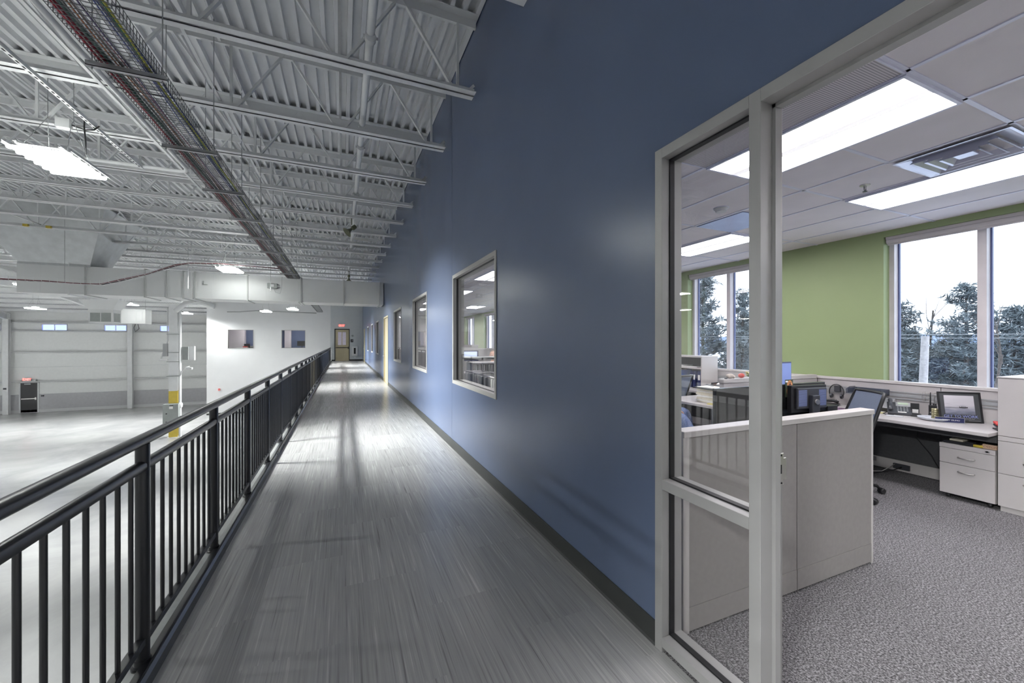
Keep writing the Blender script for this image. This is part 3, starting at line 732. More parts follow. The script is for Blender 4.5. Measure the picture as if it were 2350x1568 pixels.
for i, x in enumerate((-7.2, -4.4, -2.2)):
    tag(MB().tube([(x, YT, 3.2), (x, YT, deckz(YT))], .006, 6).build('tray_rod', m_zinc), 'thin rod holding the small wavy tray, %s from the left' % ORD[i], 'rod', 'tray rods')

# ============================================================ CONDUITS AND PIPES
tag(MB().tube([(-2.40, -1, 4.44), (-2.40, 8.2, 4.44), (-2.44, 8.33, 4.44), (-2.55, 8.38, 4.44), (-14, 8.38, 4.44)], .028, 10).build('conduit', m_steel, smooth=True), 'white conduit beside the cable tray bending away to the left', 'pipe')
tag(MB().bar((-2.5, -1, 4.42), (-2.5, 9.5, 4.47), .035, .02).build('support_channel', m_steel), 'slim white channel running beside the conduit', 'channel')
pc = MB()
m = MB().box(-3.06, 1.5, 4.40, -3.02, 8.4, 4.44)
o = m.build('perforated_strut', m_steel); tag(o, 'white perforated strut above the nearest high bay light', 'strut')
m = MB(); y = 5.2
while y < 8.3: m.box(-3.048, y, 4.398, -3.032, y+.045, 4.40); y += .09
m.build('slot_row', m_dark, o)['kind'] = 'stuff'
sp = thing('sprinkler_pipe', 'white sprinkler main running under the roof parallel to the blue wall', 'pipe', (.26, 0, 4.62))
autosmooth(MB().tube([(0, -3, 0), (0, 24, .35)], .042, 14).build('pipe', m_steel, sp))
for y in (3.62, 4.32, 6.9, 9.2, 12.4, 15.0, 18.0):
    autosmooth(MB().lathe([(.044, -.035), (.056, -.03), (.056, .03), (.044, .035)], (0, y, y*.013), 14, 'y').box(-.072, y-.014, y*.013-.016, -.05, y+.014, y*.013+.016).box(.05, y-.014, y*.013-.016, .072, y+.014, y*.013+.016).build('coupling', m_steel, sp))
for i, y in enumerate((3.2, 6.2, 9.2, 12.2, 15.2)):
    m = MB().tube([(.26, y, 4.62+y*.013), (.26, y, deckz(y))], .006, 6).lathe([(.05, -.012), (.05, .012)], (.26, y, 4.62+y*.013), 12, 'y')
    tag(m.build('pipe_hanger', m_steel), 'thin rod hanger on the sprinkler main, %s from the camera end' % ORD[i], 'hanger', 'pipe hangers')
# horn speakers
for i, (x, y, z, s, r, lab) in enumerate([(.20, 10.53, 4.33, 1.0, (.5, -.9), 'larger olive horn loudspeaker hanging under the roof joists'), (.25, 19.53, 4.47, .9, (.0, .0), 'small olive horn loudspeaker just above the top of the large duct')]):
    t = thing('horn_speaker', lab, 'loudspeaker', (x, y, z))
    hn = MB().lathe([(.02, -.02), (.035, .0), (.05, .06), (.085, .11), (.17, .16), (.178, .165), (.165, .168), (.05, .08), (.0, .06)], n=20)
    o = autosmooth(hn.build('horn', m_olive, t)); o.rotation_euler = ((0, -2.3, .3) if i == 0 else (0, PI, 0)); o.scale = (.72, .72, .95)
    o2 = autosmooth(MB().lathe([(.0, -.13), (.05, -.12), (.055, -.02), (.03, .0)], n=16).build('driver', m_olive, t)); o2.rotation_euler = o.rotation_euler
    MB().tube([(0, 0, .10), (0, 0, .27)], .012, 8).lathe([(.05, .26), (.05, .28)], n=12).build('bracket', m_olive, t)

# ============================================================ HIGH BAY LIGHTS
def high_bay():
    t = thing('high_bay_light', 'x', 'light')
    rf = MB().box(-.12, -.10, .05, .12, .10, .12)
    for k in range(6): rf.box(-.20, -.402+.15*k, .045, .20, -.348+.15*k, .055)
    for sx in (-.20, .18): rf.box(sx, -.43, .055, sx+.02, .43, .065)
    for tilt, pw in ((-55, 1.9), (-22, .8), (22, .8), (55, 1.9)):
        al = bpy.data.lights.new('high_bay_beam', 'AREA'); al.shape = 'RECTANGLE'; al.size = .24; al.size_y = .8; al.energy = W_HIGHBAY*pw; al.spread = math.radians(58)
        al.color = (.98, 1.0, .985)
        ao = bpy.data.objects.new('lamp_beam', al); C.objects.link(ao); ao.parent = t; ao.location = (-math.sin(math.radians(tilt))*.12, 0, -.13); ao.rotation_euler = (0, math.radians(-tilt), 0)
    rf.build('reflector', m_white, t)
    MB().box(-.30, -.43, .02, -.288, .43, .05).build('end_cap', m_white, t); MB().box(.288, -.43, .02, .30, .43, .05).build('end_cap', m_white, t)
    for k in range(6):
        MB().lathe([(.001, -.28), (.016, -.277), (.024, -.262), (.024, .262), (.016, .277), (.001, .28)], (0, -.375+.15*k, 0), 10, 'x').build('tube_lamp', m_tube, t, smooth=True)
    for sx in (-.2, .2):
        MB().tube([(sx, -.30, .05), (sx*.6, -.05, .5), (sx*.6, 0, .56)], .004, 5).tube([(sx, .2, .05), (sx*.6, 0, .56), (sx*.6, 0, 1.1)], .004, 5).build('suspension_cable', m_zinc, t)
    return t
hb = high_bay()
HB = []
for x, lab, ys_ in ((-3.27, 'row above the railing', (6.83, 15.0, 23.2)), (-11.6, 'middle row', (6.0, 14.2, 22.35)), (-19.3, 'left row', (13.0, 21.2))):
    for k, y in enumerate(ys_):
        HB.append((x, y, 3.8, '%s high bay tube light in the %s' % (ORD[k], lab)))
HB += [(-4.59, 30.0, 3.5, 'hanging tube light left above the two partition windows'), (-11.65, 30.6, 3.75, 'hanging tube light between the flared diffuser and the column'),
       (-16.7, 32.6, 3.5, 'hanging tube light left of the flared diffuser near the far wall'), (-10.0, 34.2, 3.5, 'hanging tube light just right of the column near the far wall'), (-2.80, 27.35, 3.5, 'hanging tube light right above the two partition windows'), (-3.27, -1.4, 3.8, 'tube light hanging behind the camera'), (-11.6, -2.2, 3.8, 'tube light of the middle row behind the camera'), (-23.5, 27.0, 3.8, 'added unseen tube light beyond the left picture edge, nearer one'), (-23.5, 34.5, 3.5, 'added unseen tube light beyond the left picture edge, farther one')]  # last two are unseen lamps added to brighten the far wall
for i, (x, y, z, lab) in enumerate(HB):
    if i == 0: hb.location = (x, y, z); hb['label'] = lab; hb['group'] = 'high bay lights'
    else: dup(hb, (x, y, z), None, lab, 'high bay lights')
# small box and flex by the near light
t = thing('junction_box', 'pale square junction box with dark flexible cable beside the nearest high bay light', 'junction box', (-3.3, 6.95, 4.36))
MB().box(-.07, -.04, -.06, .07, .04, .06).build('box', m_steel, t, bevel=.004)
MB().tube([(.07, 0, 0), (.13, 0, -.02), (.20, .02, -.03), (.27, .05, .0), (.3, .1, .08)], .009, 6).tube([(.20, .0, .12), (.195, 0, .0), (.21, .0, -.2), (.21, 0, -.36)], .009, 6).build('flex_cable', m_plastic, t, smooth=True)
for k, x in enumerate((-7.9, -7.45)):
    tag(B(x, 14.92, 4.66, x+.1, 14.99, 4.72).build('beam_clamp', m_yellow), '%s yellow clamp on the roof joist at the far left' % ('left' if k == 0 else 'right'), 'clamp', 'yellow clamps')

# ============================================================ COLUMN AND FAR WALL
cx, cy = -8.57, 27.5
col = thing('steel_column', 'white steel column with yellow painted base standing on the warehouse floor', 'column', (cx, cy, ZL))
MB().box(-.20, -.18, 2.55, .20, -.165, 7.35).box(-.20, .165, 2.55, .20, .18, 7.35).box(-.006, -.17, 0, .006, .17, 7.35).build('shaft', m_steel, col)
MB().box(-.20, -.18, .02, .20, -.165, 2.55).box(-.20, .165, .02, .20, .18, 2.55).build('safety_band', m_yellow, col)
MB().box(-.27, -.25, 0, .27, .25, .02).build('base_plate', m_steel, col)
cd = MB().tube([(.28, -.1, 0), (.28, -.1, 7.1)], .07, 10).lathe([(.13, 1.62), (.16, 1.68), (.16, 1.82), (.13, 1.88)], (.28, -.1, 0), 12)
MB().box(-.02, -.2, 0, 0, 0, 0.01) 
tag(autosmooth(MB().tube([(cx+.28, cy-.1, ZL), (cx+.28, cy-.1, 3.4)], .07, 10).lathe([(.07, 1.60), (.12, 1.66), (.12, 1.84), (.07, 1.9)], (cx+.28, cy-.1, ZL), 12).build('drain_pipe', m_white)), 'white vertical pipe strapped to the right side of the column', 'pipe')
tag(MB().tube([(cx-.27, cy-.1, 1.6), (cx-.27, cy-.1, 3.4)], .03, 8).tube([(cx-.27, cy-.1, 1.6), (cx-.55, cy-.12, .62)], .03, 8).build('conduit', m_white), 'thin white pipe down the left side of the column', 'pipe')
t = thing('electrical_cabinet', 'grey electrical enclosure mounted low on the column', 'cabinet', (cx, cy-.3, -2.9))
MB().box(-.38, -.12, 0, .30, .11, 1.05).build('enclosure', m_greybox, t, bevel=.01)
MB().box(-.10, -.124, .80, .06, -.12, .93).build('label_plate', m_paper, t)
MB().box(-.24, -.15, .52, -.19, -.12, .57).box(-.24, -.15, .06, -.19, -.12, .12).build('latch', m_dark, t)
MB().box(-.08, -.124, .96, .08, -.12, .99).build('name_strip', m_dark, t)
t = thing('control_box', 'grey control box on the right side of the column', 'box', (cx+.50, cy, .55))
MB().box(-.12, -.15, 0, .16, .1, .72).build('box', m_greybox, t, bevel=.008)
MB().box(.16, -.1, -.03, .42, .1, .74).build('side_shroud', m_white, t)
t = thing('column_lamp', 'curved white pipe arm with a white lamp head on the right of the column', 'light', (cx+.28, cy-.2, -.05))
MB().tube([(0, 0, -.3), (.12, 0, -.02), (.26, 0, .18), (.44, 0, .22)], .03, 8).build('arm', m_white, t, smooth=True)
MB().box(.34, -.08, .06, .58, .08, .17).build('lamp_head', m_white, t, bevel=.01)
t['category'] = 'lamp'
t = thing('column_lamp', 'small white lamp head with a grey sensor on the left of the column', 'lamp', (cx-.55, cy-.12, .5))
MB().box(-.05, -.08, 0, .3, .08, .1).build('lamp_head', m_white, t, bevel=.01)
MB().box(.1, -.06, .25, .3, .06, .95).build('back_box', m_silver, t)
for k, (z, lab) in enumerate(((1.95, 'upper'), (.95, 'second'), (.45, 'third'), (-.35, 'fourth'), (-1.85, 'lowest'))):
    tag(B(cx-.28, cy-.22, ZL+3.7+z, cx+.28, cy-.185, ZL+3.73+z).build('pipe_strap', m_greybox), '%s thin strap around the column' % lab, 'strap', 'column straps')
# far wall girts and columns
for k, (z, lab) in enumerate(((2.93, 'top'), (2.29, 'second'), (.72, 'third'), (-1.44, 'lowest'))):
    q = MB()
    q.box(XL, YF-.20, z, X0, YF-.01, z+.012).box(XL, YF-.20, z, X0, YF-.19, z+.07).box(XL, YF-.21, z+.06, X0, YF-.14, z+.07)
    tag(q.build('wall_girt', m_steel), '%s horizontal white girt across the far warehouse wall' % lab, 'girt', 'far wall girts')
tag(B(XL, YF-.02, -.35, X0, YF-.0005, -.34).build('panel_joint', m_greywall), 'fine horizontal joint line across the far wall', 'joint')
tag(B(XL, YF-.045, ZL, X0, YF-.011, ZL+.22).build('kick_strip', m_white), 'white strip along the foot of the far wall', 'strip')
for k, (x, lab) in enumerate(((-15.45, 'between the high windows of the far wall'), (-22.35, 'at the far left beside the black door'))):
    q = MB().box(x-.15, YF-.45, ZL, x+.15, YF-.435, 3.7).box(x-.15, YF-.22, ZL, x+.15, YF-.205, 3.7).box(x-.006, YF-.44, ZL, x+.006, YF-.21, 3.7)
    tag(q.build('wall_column', m_steel), 'white steel wall column %s' % lab, 'column')
def exit_sign(loc, w, hgt, label, axis='y'):
    t = thing('exit_sign', label, 'exit sign', loc)
    MB().box(-w/2, -.03, 0, w/2, .03, hgt).build('housing', m_paper, t, bevel=.006)
    text('EXIT', hgt*.95, m_exit, t, (0, -.032, hgt/2), (PI/2, 0, 0), .001, sx=1.05)
    return t
exit_sign((-.08, YE-.07, 2.72), .37, .22, 'lit red exit sign above the cream door at the corridor end')
exit_sign((-21.4, YF-.1, -1.36), .42, .24, 'lit red exit sign above the black door in the far wall')
tag(B(-21.78, YF-.07, -1.42, -20.9, YF-.02, -1.28).build('dark_lintel', m_greybox), 'dark lintel strip above the black exit door', 'lintel')
t = thing('emergency_light', 'small emergency lamp pair beside the far exit sign', 'lamp', (-21.02, YF-.12, -1.36))
MB().box(-.1, -.04, 0, .1, .04, .08).ball((-.13, -.03, .1), .045).ball((.13, -.03, .1), .045).build('lamp_body', m_silver, t)
for x, z, lab in ((-20.62, -2.55, 'small dark switch box right of the black exit door'), (-22.36, -1.9, 'small dark box on the far left wall column')):
    tag(B(x-.07, YF-.5 if x < -22 else YF-.06, z, x+.07, YF-.452 if x < -22 else YF-.01, z+.12).build('switch_box', m_plastic2), lab, 'switch')
t = thing('fire_alarm_box', 'small red fire alarm pull box on the white partition wall', 'alarm', (-8.2, YE-.05, -1.98))
MB().box(-.06, 0, 0, .06, .045, .14).build('box', m_red, t, bevel=.004); MB().box(-.04, -.004, .05, .04, 0, .07).build('pull_bar', m_paper, t)
# end wall fittings
t = thing('wall_bell', 'round grey bell on the end wall right of the cream door', 'bell', (.72, YE-.075, 2.02))
autosmooth(MB().lathe([(.09, .045), (.085, .01), (.05, -.01), (.0, -.015)], n=20, axis='y').build('gong', m_greybox, t)); MB().box(-.06, .0, -.06, .06, .045, .06).build('back_box', m_silver, t)
t = thing('room_sign', 'small black stair sign right of the cream door', 'sign', (.67, YE-.035, 1.62))
MB().box(-.10, -.006, -.12, .10, 0, .12).build('plate', m_plastic, t)
MB().bar((-.05, -.009, -.06), (.03, -.009, .03), .012, .004, (0, 1, 0)).box(-.02, -.010, .03, .06, -.006, .06).box(.03, -.010, -.06, .045, -.006, .0).build('pictogram', m_silver, t)
t = thing('extinguisher_cabinet', 'white fire extinguisher cabinet on the corridor end wall', 'cabinet', (.88, YE-.03, .42))
MB().box(-.22, -.13, 0, .22, -.11, .74).box(-.22, -.11, 0, -.2, 0, .74).box(.2, -.11, 0, .22, 0, .74).box(-.2, -.11, 0, .2, 0, .02).box(-.2, -.11, .72, .2, 0, .74).build('cabinet_body', m_white, t, bevel=.004)
MB().box(-.07, -.134, .14, .07, -.13, .62).build('window', m_dark, t)
tag(MB().lathe([(.05, -.1), (.055, .12), (.02, .18), (.02, .2)], (.88, YE-.19, .72), 12).build('red_bottle', m_silver), 'small white object under the extinguisher cabinet window', 'extinguisher') if False else None
tag(B(.86, YE-.045, .22, .93, YE-.031, .34).build('outlet_plate', m_white), 'small white outlet plate below the extinguisher cabinet', 'outlet')
# duct mounted devices
t = thing('detector_box', 'small dark detector box on the front of the large duct', 'detector', (-2.3, 16.26, 3.44))
MB().box(-.15, -.06, 0, .15, .0, .18).build('box', m_greybox, t, bevel=.01); MB().box(-.05, -.07, .05, .06, -.06, .14).build('faceplate', m_white, t)
MB().tube([(.05, -.03, 0), (.1, -.03, -.14), (.24, -.03, -.18), (.29, -.03, 0), (.3, -.02, .44)], .006, 6).build('wire', m_silver, t)
t = thing('wall_bracket', 'small grey L shaped bracket on the duct near the hanging light', 'bracket', (-4.25, 16.26, 3.46))
MB().box(-.05, -.02, 0, -.03, .0, .12).box(-.05, -.02, 0, .07, 0, .02).build('bracket', m_greybox, t)
tag(MB().tube([(-7.7, 34.45, 3.70), (-7.0, 34.45, 3.72), (-5.9, 34.45, 3.84), (-4.8, 34.45, 3.82), (-3.2, 34.45, 3.78), (-1.9, 34.45, 3.78)], .03, 6).build('cable_bundle', m_greybox, smooth=True), 'dark cable bundle sagging along the top of the partition wall', 'cable')
# things seen in the room behind the partition windows
tag(B(-9, 37.1, 0, -7.15, 37.7, 2.9).build('white_partition', m_officewhite), 'lilac white wall return inside the room behind the left window', 'wall', kind='structure')
tag(B(-4.4, 37.2, 0, -3.95, 37.7, 2.9).build('white_pilaster', m_officewhite), 'pale pilaster behind the right partition window', 'pilaster', kind='structure')
t = thing('desktop_monitor', 'black monitor standing behind the right partition window', 'monitor', (-3.05, 36.3, 1.05))
MB().box(-.35, 0, .15, .35, .03, .55).build('screen', m_plastic, t); MB().box(-.03, .01, .0, .03, .04, .2).box(-.12, -.05, 0, .12, .1, .015).build('stand', m_plastic, t)
tag(B(-3.6, 36.0, 1.0, -2.5, 36.8, 1.05).box(-3.55, 36.05, 0, -3.45, 36.75, 1.0).build('high_desk', m_cream), 'pale high desk behind the right partition window', 'desk')
t = thing('office_shelf', 'grey low cabinet behind the left partition window', 'cabinet', (-6.45, 36.2, 0))
MB().box(-.5, 0, 0, .5, .5, 1.18).build('body', m_greybox, t); MB().box(-.52, -.02, 1.18, .52, .52, 1.21).build('top', m_white, t)
tag(MB().box(-7.3, 35.2, 1.0, -6.6, 35.6, 1.12).box(-7.0, 35.16, 1.02, -6.7, 35.2, 1.10).build('carton', m_paper), 'flat white carton on the sill behind the left partition window', 'box')
tag(MB().box(-6.9, 35.25, 1.12, -6.62, 35.5, 1.2).build('tool_box', m_red), 'red box on the carton behind the left partition window', 'box')
t = thing('desk_chair', 'dark office chair behind the left partition window', 'chair', (-6.75, 35.9, 0))
MB().box(-.2, -.03, .95, .2, .03, 1.38).build('backrest', m_plastic2, t, bevel=.02); MB().box(-.25, -.25, .9, .25, .25, .97).build('seat', m_plastic, t, bevel=.02)
MB().lathe([(.03, .1), (.03, .9)], n=8).box(-.25, -.03, .03, .25, .03, .08).box(-.03, -.25, .03, .03, .25, .08).build('base', m_plastic, t)
# ============================================================ OFFICE CEILING FIXTURES
def troffer():
    t = thing('ceiling_light', 'x', 'ceiling light')
    MB().box(-.306, -.608, -.004, -.285, .608, .05).box(.285, -.608, -.004, .306, .608, .05).box(-.285, -.608, -.004, .285, -.59, .05).box(-.285, .59, -.004, .285, .608, .05).build('frame', m_tbar, t)
    MB().box(-.285, -.59, .012, -.035, .59, .02).box(.035, -.59, .012, .285, .59, .02).build('diffuser', m_lens, t)
    MB().box(-.035, -.59, .0, .035, .59, .02).build('centre_rib', emis('troffer_rib', (.95, .93, .95), .36), t)
    return t
tr = troffer()
TR = [(2.955, 1.685, 'nearest lit ceiling light just inside the office doorway'), (4.82, 1.685, 'second lit ceiling light farther into the office, beside the shiny diffuser'),
      (4.82, 4.14, 'lit ceiling light seen low through the narrow sidelight'), (2.955, 7.80, 'lit ceiling light at the top of the nearest interior window')]
for k, y in enumerate((10.9, 14.0, 17.1, 20.2, 23.0)): TR.append((2.955, y, '%s ceiling light of the near row seen beyond the nearest interior window' % ORD[k]))
for k, y in enumerate((7.8, 11.5, 15.2, 18.9, 22.4)): TR.append((4.82, y, '%s ceiling light of the outer row seen through the interior windows' % ORD[k]))
TR += [(4.82, -1.0, 'ceiling light of the office row behind the camera'), (2.955, -2.0, 'ceiling light near the blue wall behind the camera'),
       (2.955, 27.5, 'ceiling light of the room past the office end'), (-6.5, 36.2, 'added ceiling light brightening the room behind the left partition window'), (-3.2, 36.2, 'added ceiling light brightening the room behind the right partition window'), (0, 36.0, 'ceiling light behind the cream end door')]  # pair behind the partition windows is added to brighten those rooms
for i, (x, y, lab) in enumerate(TR):
    if i == 0: tr.location = (x, y, ZC-.02); tr['label'] = lab; tr['group'] = 'office ceiling lights'
    else: dup(tr, (x, y, ZC-.02), None, lab, 'office ceiling lights')
# perforated return panel
t = thing('return_grille', 'perforated grey return air panel beside the nearest ceiling light', 'grille', (2.34, 1.685, ZC-.012))
MB().box(-.295, -.60, .0, .295, .60, .01).build('perforated_sheet', m_perf, t)
MB().box(-.306, -.61, -.004, -.295, .61, .01).box(.295, -.61, -.004, .306, .61, .01).box(-.295, -.61, -.004, .295, -.60, .01).box(-.295, .60, -.004, .295, .61, .01).build('frame', m_tbar, t)
# square louvre diffusers
m_mirror = mat('polished_diffuser', (.66, .68, .80), rough=.16, metal=.2, var=.02)
def sq_ring(mb, h0, z0, h1, z1):
    v = [(sx*h, sy*h, z) for h, z in ((h0, z0), (h1, z1)) for sx, sy in ((-1, -1), (1, -1), (1, 1), (-1, 1))]
    return mb.add(v, [(k, (k+1) % 4, 4+(k+1) % 4, 4+k) for k in range(4)])
t = thing('air_diffuser', 'polished square air diffuser with nested cones in the office ceiling', 'diffuser', (4.205, 1.375, ZC-.02))
m = MB(); sq_ring(m, .30, .0, .285, 0); sq_ring(m, .285, 0, .22, .012); sq_ring(m, .22, .012, .20, .075); m.build('frame', m_mirror, t)
for k, (h0, h1) in enumerate(((.225, .17), (.165, .11), (.105, .05))):
    m = MB(); sq_ring(m, h0, -.018, h0-.012, -.014); sq_ring(m, h0-.012, -.014, h1, .03); sq_ring(m, h0, -.018, h1+.02, .034); m.build('cone', m_mirror, t)
MB().box(-.05, -.05, .0, .05, .05, .012).build('centre_plate', m_mirror, t)
MB().lathe([(.19, .05), (.19, .08)], n=24).build('duct_neck', m_dark, t)
t = thing('air_diffuser', 'flat diffuser plate, blue reflection painted in, between the smoke detector and the far light', 'diffuser', (4.205, 3.215, ZC-.012))
MB().box(-.30, -.30, 0, .30, .30, .008).build('plate', mat('blue_reflection_plate', (.44, .52, .78), rough=.25, metal=.2), t, bevel=.003)  # the blue is a reflection painted into the plate colour
t = thing('smoke_detector', 'round white smoke detector on the office ceiling', 'detector', (3.61, 2.94, ZC))
autosmooth(MB().lathe([(.07, 0), (.07, -.012), (.058, -.02), (.05, -.04), (.03, -.046), (.001, -.047)], n=20).build('body', m_white, t))
MB().lathe([(.075, 0), (.075, -.006)], n=20).build('base_ring', m_tbar, t)
for i, (x, y, lab) in enumerate(((4.255, 2.01, 'small chrome sprinkler head near the polished diffuser'), (3.45, 3.55, 'dark sprinkler head at the left edge of the sidelight view'))):
    t = thing('ceiling_sprinkler', lab, 'sprinkler', (x, y, ZC))
    MB().lathe([(.038, 0), (.036, -.006), (.012, -.008), (.010, -.03)], n=14).build('escutcheon', m_chrome, t)
    MB().tube([(-.014, 0, -.012), (-.012, 0, -.045), (0, 0, -.055)], .003, 5).tube([(.014, 0, -.012), (.012, 0, -.045), (0, 0, -.055)], .003, 5).lathe([(.018, -.055), (.018, -.058)], n=10).build('deflector', m_plastic2, t)

# ============================================================ CUBICLE PANELS AND DESKS
# front low panel
FY = 1.58
t = thing('cubicle_panel', 'low warm grey cubicle panel standing right behind the doorway with a pale top cap', 'partition', (0, FY, 0))
for a, b in ((1.70, 2.60), (2.606, 3.42)):
    MB().box(a, 0, .14, b, .06, 1.045).build('panel_face', m_panel, t)
    MB().box(a, -.002, .012, b, .062, .137).build('kick_plate', m_panel, t)
MB().box(1.655, -.004, .0, 1.70, .068, 1.05).build('end_post', m_paneltrim, t, bevel=.003); MB().box(3.42, -.004, 0, 3.44, .068, 1.05).build('end_post', m_paneltrim, t, bevel=.003)
MB().box(1.655, -.010, 1.048, 3.447, .078, 1.082).build('top_cap', m_paneltrim, t, bevel=.004)
# back panel run along the windows
PX = 6.12
t = thing('cubicle_panel', 'long cubicle panel run below the office windows with slotted rails', 'partition', (PX, 0, 0))
segs = [(.4, 2.19), (2.196, 3.44), (3.50, 4.6), (4.606, 5.8), (5.806, 7.2)]
for a, b in segs:
    MB().box(0, a, .70, .07, b, 1.045).build('panel_face', m_cream, t)
    MB().box(.004, a, .14, .07, b, .70).build('lower_face', m_lowpanel, t)
    MB().box(-.002, a, .012, .07, b, .137).build('kick_plate', m_paneltrim, t)
    MB().box(-.008, a+.02, .87, 0, b-.02, .885).box(-.008, a+.02, .90, 0, b-.02, .94).box(-.008, a+.02, .95, 0, b-.02, .962).build('tool_rail', m_silver, t)
MB().box(-.010, .4, 1.048, .08, 7.2, 1.082).build('top_cap', m_paneltrim, t, bevel=.004)
# divider
t = thing('cubicle_panel', 'white cubicle divider joining the window panel run behind the black screen', 'partition', (0, 3.44, 0))
MB().box(4.27, 0, .012, PX-.012, .06, 1.045).build('panel_face', m_cream, t)
MB().box(4.26, -.008, 1.048, PX-.03, .068, 1.10).build('top_cap', m_paneltrim, t, bevel=.004)
MB().box(PX-.012, .0, .75, PX, .06, 1.05).build('joint_strip', m_dark, t)
t = thing('pinned_card', 'small purple and pink card strip pinned on the white divider', 'card', (5.25, 3.436, .96))
MB().box(-.22, 0, 0, .22, .003, .085).build('card', mat('purple_card', (.06, .035, .11), rough=.6), t); MB().box(-.08, -.001, 0, .06, 0, .085).build('photo', mat('pink_print', (.62, .35, .48), rough=.6), t)
# worktop L
t = thing('desk', 'pale L shaped office desk under the windows', 'desk', (0, 0, 0))
DZ = .72
MB().prism([(5.40, 1.622), (PX-.01, 1.622), (PX-.01, 3.43), (4.25, 3.43), (4.25, 2.86), (3.60, 2.86), (3.60, 2.62), (5.05, 2.62), (5.22, 2.58), (5.36, 2.48), (5.40, 2.35)], DZ-.032, DZ, 'z').build('worktop', m_cream, t, bevel=.003)
MB().box(4.3, 3.38, 0, 4.36, 3.42, DZ-.035).box(3.7, 2.68, 0, 3.76, 2.72, DZ-.035).box(4.3, 2.68, 0, 4.36, 3.42, .03).build('leg_frame', m_silver, t)
MB().box(5.60, 1.63, DZ-.11, 5.62, 3.2, DZ-.032).build('support_beam', m_lowpanel, t)
# mobile pedestal
def handle(mb, y, z, x, w=.055):
    mb.tube([(x, y-w, z), (x-.018, y-w*.93, z), (x-.024, y-w*.5, z-.003), (x-.026, y, z-.004), (x-.024, y+w*.5, z-.003), (x-.018, y+w*.93, z), (x, y+w, z)], .0060, 8); return mb
t = thing('mobile_pedestal', 'white rolling drawer pedestal under the right end of the desk', 'drawer unit', (5.55, 0, 0))
MB().box(.016, 1.625, .05, .50, 2.00, .545).build('carcass', m_cream, t, bevel=.002)
MB().box(-.002, 1.625, .503, .016, 2.00, .547).build('top_rail', m_cream, t, bevel=.002)
MB().lathe([(.009, -.004), (.009, .0)], (-.002, 1.675, .525), 12, 'x').box(-.006, 1.660, .519, -.003, 1.69, .531).build('lock', m_chrome, t)
for z0, z1, hz in ((.354, .500, .425), (.052, .350, .285)):
    dr_ = MB().box(-.002, 1.627, z0, .016, 1.998, z1).build('drawer', m_cream, t, bevel=.002)
    handle(MB(), 1.812, hz, -.002).build('handle', m_chrome, dr_, smooth=True)
for y in (1.67, 1.95):
    for x in (.05, .44): MB().lathe([(.02, -.012), (.022, 0), (.02, .012)], (x, y, .023), 12, 'y').box(x-.01, y-.014, .025, x+.01, y+.014, .05).build('caster', m_plastic, t)
# tall storage tower
t = thing('storage_tower', 'tall white storage tower at the right edge of the office view', 'cabinet', (5.55, 0, 0))
MB().box(.016, .75, .05, .56, 1.612, 1.225).build('carcass', m_cream, t, bevel=.002)
MB().box(.02, .77, 0, .54, 1.60, .05).build('plinth', m_cream, t)
MB().box(-.005, .745, 1.225, .565, 1.618, 1.236).build('top', m_cream, t, bevel=.002)
MB().box(-.002, .753, .697, .016, 1.61, 1.222).build('door', m_cream, t, bevel=.002)
MB().box(-.002, .753, .651, .016, 1.61, .692).build('filler_rail', m_cream, t, bevel=.002)
for z0, z1, hz in ((.352, .647, .47), (.052, .348, .285)):
    dr_ = MB().box(-.002, .753, z0, .016, 1.61, z1).build('drawer', m_cream, t, bevel=.002)
    handle(MB(), 1.36, hz, -.002, .1).build('handle', m_chrome, dr_, smooth=True)
# things on the pedestal
tag(MB().box(5.56, 1.77, .548, 5.83, 1.975, .572).build('black_folder', m_plastic, bevel=.003), 'flat black folder lying on the white pedestal', 'folder')
tag(MB().box(5.60, 1.85, .573, 5.74, 1.945, .588).build('notebook', m_manila, bevel=.002), 'small cream notebook on top of the black folder', 'notebook')
tag(MB().box(5.58, 1.775, .573, 5.64, 1.83, .580).build('phone_case', m_plastic2, bevel=.002), 'small dark gadget on the right corner of the black folder', 'gadget')
tag(MB().box(5.84, 1.66, .548, 6.03, 1.93, .635).build('black_binder', m_plastic, bevel=.004), 'black binder lying behind the folder under the desk', 'binder')
tag(autosmooth(MB().lathe([(.011, -.035), (.013, -.03), (.013, .03), (.009, .036)], (5.575, 1.745, .56), 12, 'y').build('yellow_highlighter', m_yellow)), 'short yellow marker on the front edge of the pedestal', 'marker')
t = thing('engraved_nameplate', 'pale wooden block with carved lettering on the front edge of the pedestal', 'block', (5.575, 1.670, .548))
MB().box(0, -.044, 0, .03, .044, .042).build('block', mat('pale_wood', (.60, .43, .30), rough=.6, var=.12, vs=60), t, bevel=.002)
text('BOSTON', .026, mat('carved_red_brown', (.32, .14, .10), rough=.7), t, (-.001, 0, .021), (PI/2, 0, -PI/2), .0005, sx=1.0)
t.name = 'lettered_block'
# stapler
t = thing('stapler', 'red topped stapler at the right end of the desk', 'stapler', (5.72, 1.665, DZ), .5)
MB().box(-.09, -.018, 0, .05, .018, .012).build('base', m_plastic, t, bevel=.003)
MB().bar((-.085, 0, .03), (.045, 0, .045), .03, .02).build('magazine', m_plastic, t, bevel=.004)
MB().bar((-.06, 0, .055), (.05, 0, .068), .032, .02).build('handle', m_red, t, bevel=.006)
